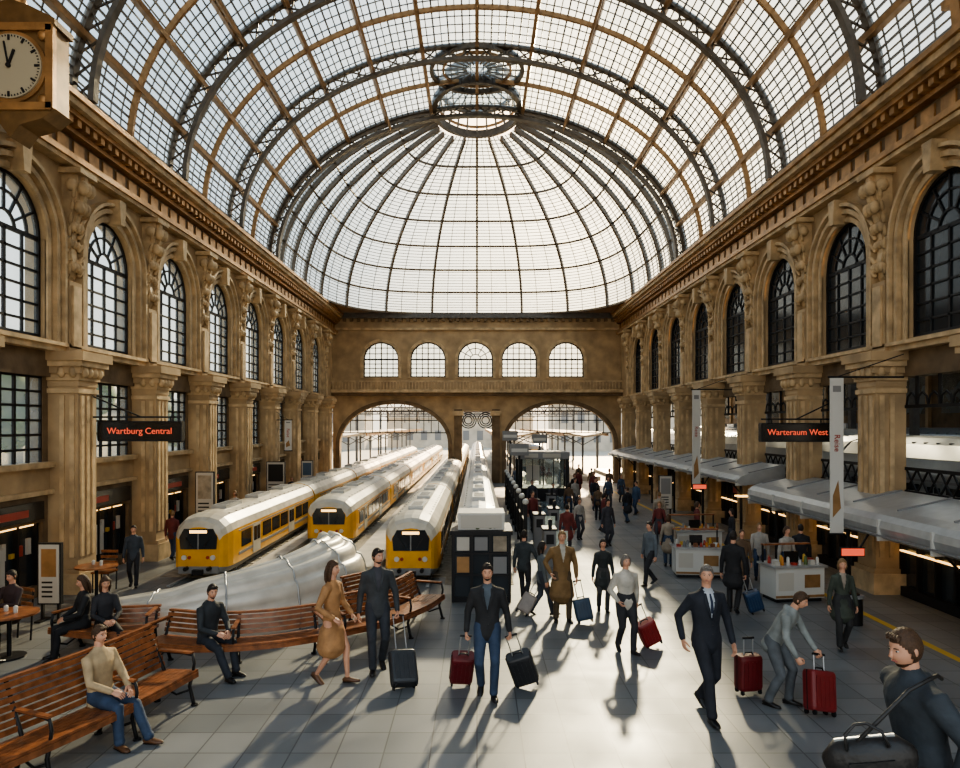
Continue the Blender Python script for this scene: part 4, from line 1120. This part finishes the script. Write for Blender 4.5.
H=person('man',4.0,16.2,-60,1.5,top=(.12,.14,.16),bottom=(.03,.03,.035),feet=walkfeet('L',.24),pelvis=(0,0,.89),hair=HD,curl=(.5,1.0),lod=0)
H=person('man',5.05,13.8,150,1.62,top=(.018,.018,.02),bottom=(.018,.018,.02),hair=HD,feet=walkfeet('L',.08),coat=.2,lod=0,wr={'R':(-.25,.02,.85)},curl=(.5,1.1))
suitcase(5.5,13.75,H['R'] if H['R'].x>H['L'].x else H['L'],(.02,.05,.11),w=.3,h=.42)
H=person('man',4.0,9.25,50,1.68,top=(.22,.235,.225),bottom=(.10,.11,.12),hair=HB,lean=.5,pitch=.15,pelvis=(0,.08,.88),feet={'L':(.12,-.08,.08,0),'R':(-.12,.12,.08,0)},wr={'L':(.16,-.42,.80),'R':(-.22,-.28,.78)},curl=(1.2,1.1),hood=True)
suitcase(4.34,8.85,H['L'],(.17,.015,.016),yaw=.3,w=.38,h=.52); suitcase(3.72,9.6,(3.72,9.6,.78),(.14,.012,.014),yaw=.2,w=.34,h=.5)
person('woman',6.05,11.6,-10,1.5,fem=True,top=(.05,.06,.045),bottom=(.03,.03,.03),coat=.22,hair=HBL,style='bob',feet=walkfeet('R',.12),shirt=(.3,.25,.2))
H=person('man',3.44,5.4,-88,2.16,top=(.035,.043,.052),bottom=(.03,.03,.035),hair=HB,feet=walkfeet('L',.2),bulk=1.18,hs=1.08,wr={'R':(-.27,.05,.9),'L':(.27,.02,.88)},curl=(.5,1.2),pelvis=(0,0,.91),lean=.14,yaw=.08,pitch=.15,hood=True,beard=True)
bg=MB(); BAG=mat('bag_leather',(.022,.02,.019),.45,0,.2,8,.4,20)
bc=V((2.84,5.05,1.27)); BM=Matrix.Translation(bc)@Matrix.Rotation(-.35,4,'Z')@Matrix.Rotation(-.25,4,'Y')
bg.loft([(-.24,0,-.02),(-.2,0,0),(0,0,.0),(.2,0,0),(.24,0,-.02)],[(.13,.07),(.17,.11),(.18,.12),(.17,.11),(.13,.07)],BAG,side=(0,0,1),n=18,M=BM)
bg.tube([(-.14,-.09,.13),(-.12,-.06,.23),(-.04,-.02,.28),(.04,-.02,.28),(.12,-.06,.23),(.14,-.09,.13)],.012,BAG,M=BM,side=(0,1,0))
bg.box(-.15,.15,-.128,-.108,-.1,.05,BAG,BM); bg.box(-.2,.2,-.01,.01,.165,.185,SILVER,BM)
bg.tube([tuple(bc+V((-.1,.0,.14))),(3.0,5.1,1.62),(3.16,5.12,1.76),(3.30,5.14,1.82),(3.42,5.2,1.84),(3.55,5.35,1.76)],.015,BAG,side=(0,1,0))
bg.obj('shoulder_bag')
SEAT={'L':(.11,-.46,.08,0),'R':(-.11,-.42,.08,0)}
H=person('man',-4.42,8.22,70,1.72,top=(.42,.31,.18),bottom=JEAN,shoes=SHOEB,hair=HB,pelvis=(0,0,.56),feet={'L':(.12,-.62,.08,-.1),'R':(-.12,-.42,.08,0)},wr={'L':(.10,-.33,.66),'R':(-.12,-.30,.66)},lean=-.05,elb={'L':(.6,.3,-.6),'R':(-.6,.3,-.6)},pitch=.1)
H=person('man',-4.04,10.5,58,1.70,top=(.03,.035,.04),bottom=(.025,.03,.04),hair=HD,pelvis=(0,0,.56),feet={'L':(.13,-.5,.08,0),'R':(-.11,-.62,.08,-.1)},wr={'L':(.10,-.36,.66),'R':(-.10,-.34,.66)},lean=.14,elb={'L':(.6,.3,-.6),'R':(-.6,.3,-.6)},pitch=.1,yaw=-.3,beard=True,hood=True)
for (x,y,r,c) in ((-6.35,11.3,-50,(.02,.02,.022)),(-5.95,11.2,40,(.03,.03,.035))):
    person('woman',x,y,r,1.62,fem=True,top=c,bottom=BLK,hair=HB,style='long',pelvis=(0,0,.57),feet=SEAT,wr={'L':(.08,-.3,.68),'R':(-.08,-.3,.68)},elb={'L':(.6,.3,-.6),'R':(-.6,.3,-.6)},pitch=.2,lod=0)
person('man',-7.9,11.9,-15,1.6,top=(.05,.03,.03),bottom=BLK,pelvis=(0,0,.54),feet=SEAT,wr={'L':(.1,-.35,.78),'R':(-.1,-.35,.78)},lod=0,pitch=.2)
person('woman',-7.6,10.45,170,1.6,fem=True,top=(.10,.05,.04),bottom=BLK,style='bob',hair=HB,pelvis=(0,0,.54),feet=SEAT,wr={'L':(.1,-.35,.78),'R':(-.1,-.35,.78)},lod=0,pitch=.2)
person('man',-7.85,16.0,20,1.42,top=(.04,.05,.065),bottom=(.02,.02,.025),feet=walkfeet('L',.15),lod=0)
pal=[(.02,.02,.025),(.05,.05,.06),(.16,.035,.03),(.30,.25,.19),(.05,.08,.13),(.38,.35,.31),(.13,.08,.045)]
crowd=[(3.1,28.5,0),(3.7,28.2,170),(1.9,24.0,20),(5.6,21.5,-30),(6.2,23.8,150),(4.6,33,0),(5.2,36,180),(3.9,38,20),(6.6,29,-60),(6.9,33.5,10),(2.6,35.5,180),(7.1,19.5,-80),(5.7,26.5,200),(4.4,24.2,100),(6.7,16.6,-20),(5.0,18.3,170),(7.4,16.0,160),(5.8,31,0),(4.9,40,0),(3.2,41,10),(6.3,38.5,180),(-8.3,24,0),(-8.4,19.3,170),(-8.2,31,20),(5.9,15.6,0),(6.9,15.6,20),(4.2,30,40),(4.0,21.4,10),
 (2.3,29.2,0),(4.7,27.2,160),(5.1,30.2,30),(2.9,37.6,0),(4.4,36.0,170),(5.7,34.2,-20),(2.2,39.5,0),(4.0,43,180),(5.4,43.5,0),(6.9,36.5,0),(7.0,26.8,-90),(3.5,33.9,200),(6.0,41.3,30),(6.6,21.0,100),(2.6,20.2,170),(3.3,22.6,10)]
for i,(x,y,r) in enumerate(crowd):
    fem=i%2==1; st=random.choice([.05,.15,.22])
    person('woman' if fem else 'man',x,y,r+random.uniform(-15,15),random.uniform(1.36,1.48),fem=fem,top=random.choice(pal),bottom=random.choice(pal[:2]+[JEAN]),hair=random.choice([HD,HB,HBL]),style='bob' if fem else 'plain',feet=walkfeet(random.choice('LR'),st),pelvis=(0,0,.90),coat=.25 if i%3==0 else 0,lod=1)
suitcase(2.75,24.6,(2.85,24.7,.75),(.24,.02,.02),w=.42,h=.55); suitcase(3.3,24.5,(3.3,24.6,.75),(.24,.02,.02),w=.42,h=.55)
suitcase(5.9,21.2,(5.8,21.3,.75),(.02,.02,.02),w=.34,h=.45)
mb=MB(); mb.cyl((7.0,13.0,0),(7.0,13.0,.5),.15,IRON,n=20); mb.cyl((7.0,13.0,.5),(7.0,13.0,.55),.17,TGREY,n=20); mb.cyl((7.0,13,.55),(7.0,13,.57),.1,BLACKP,n=16); mb.obj('litter_bin')
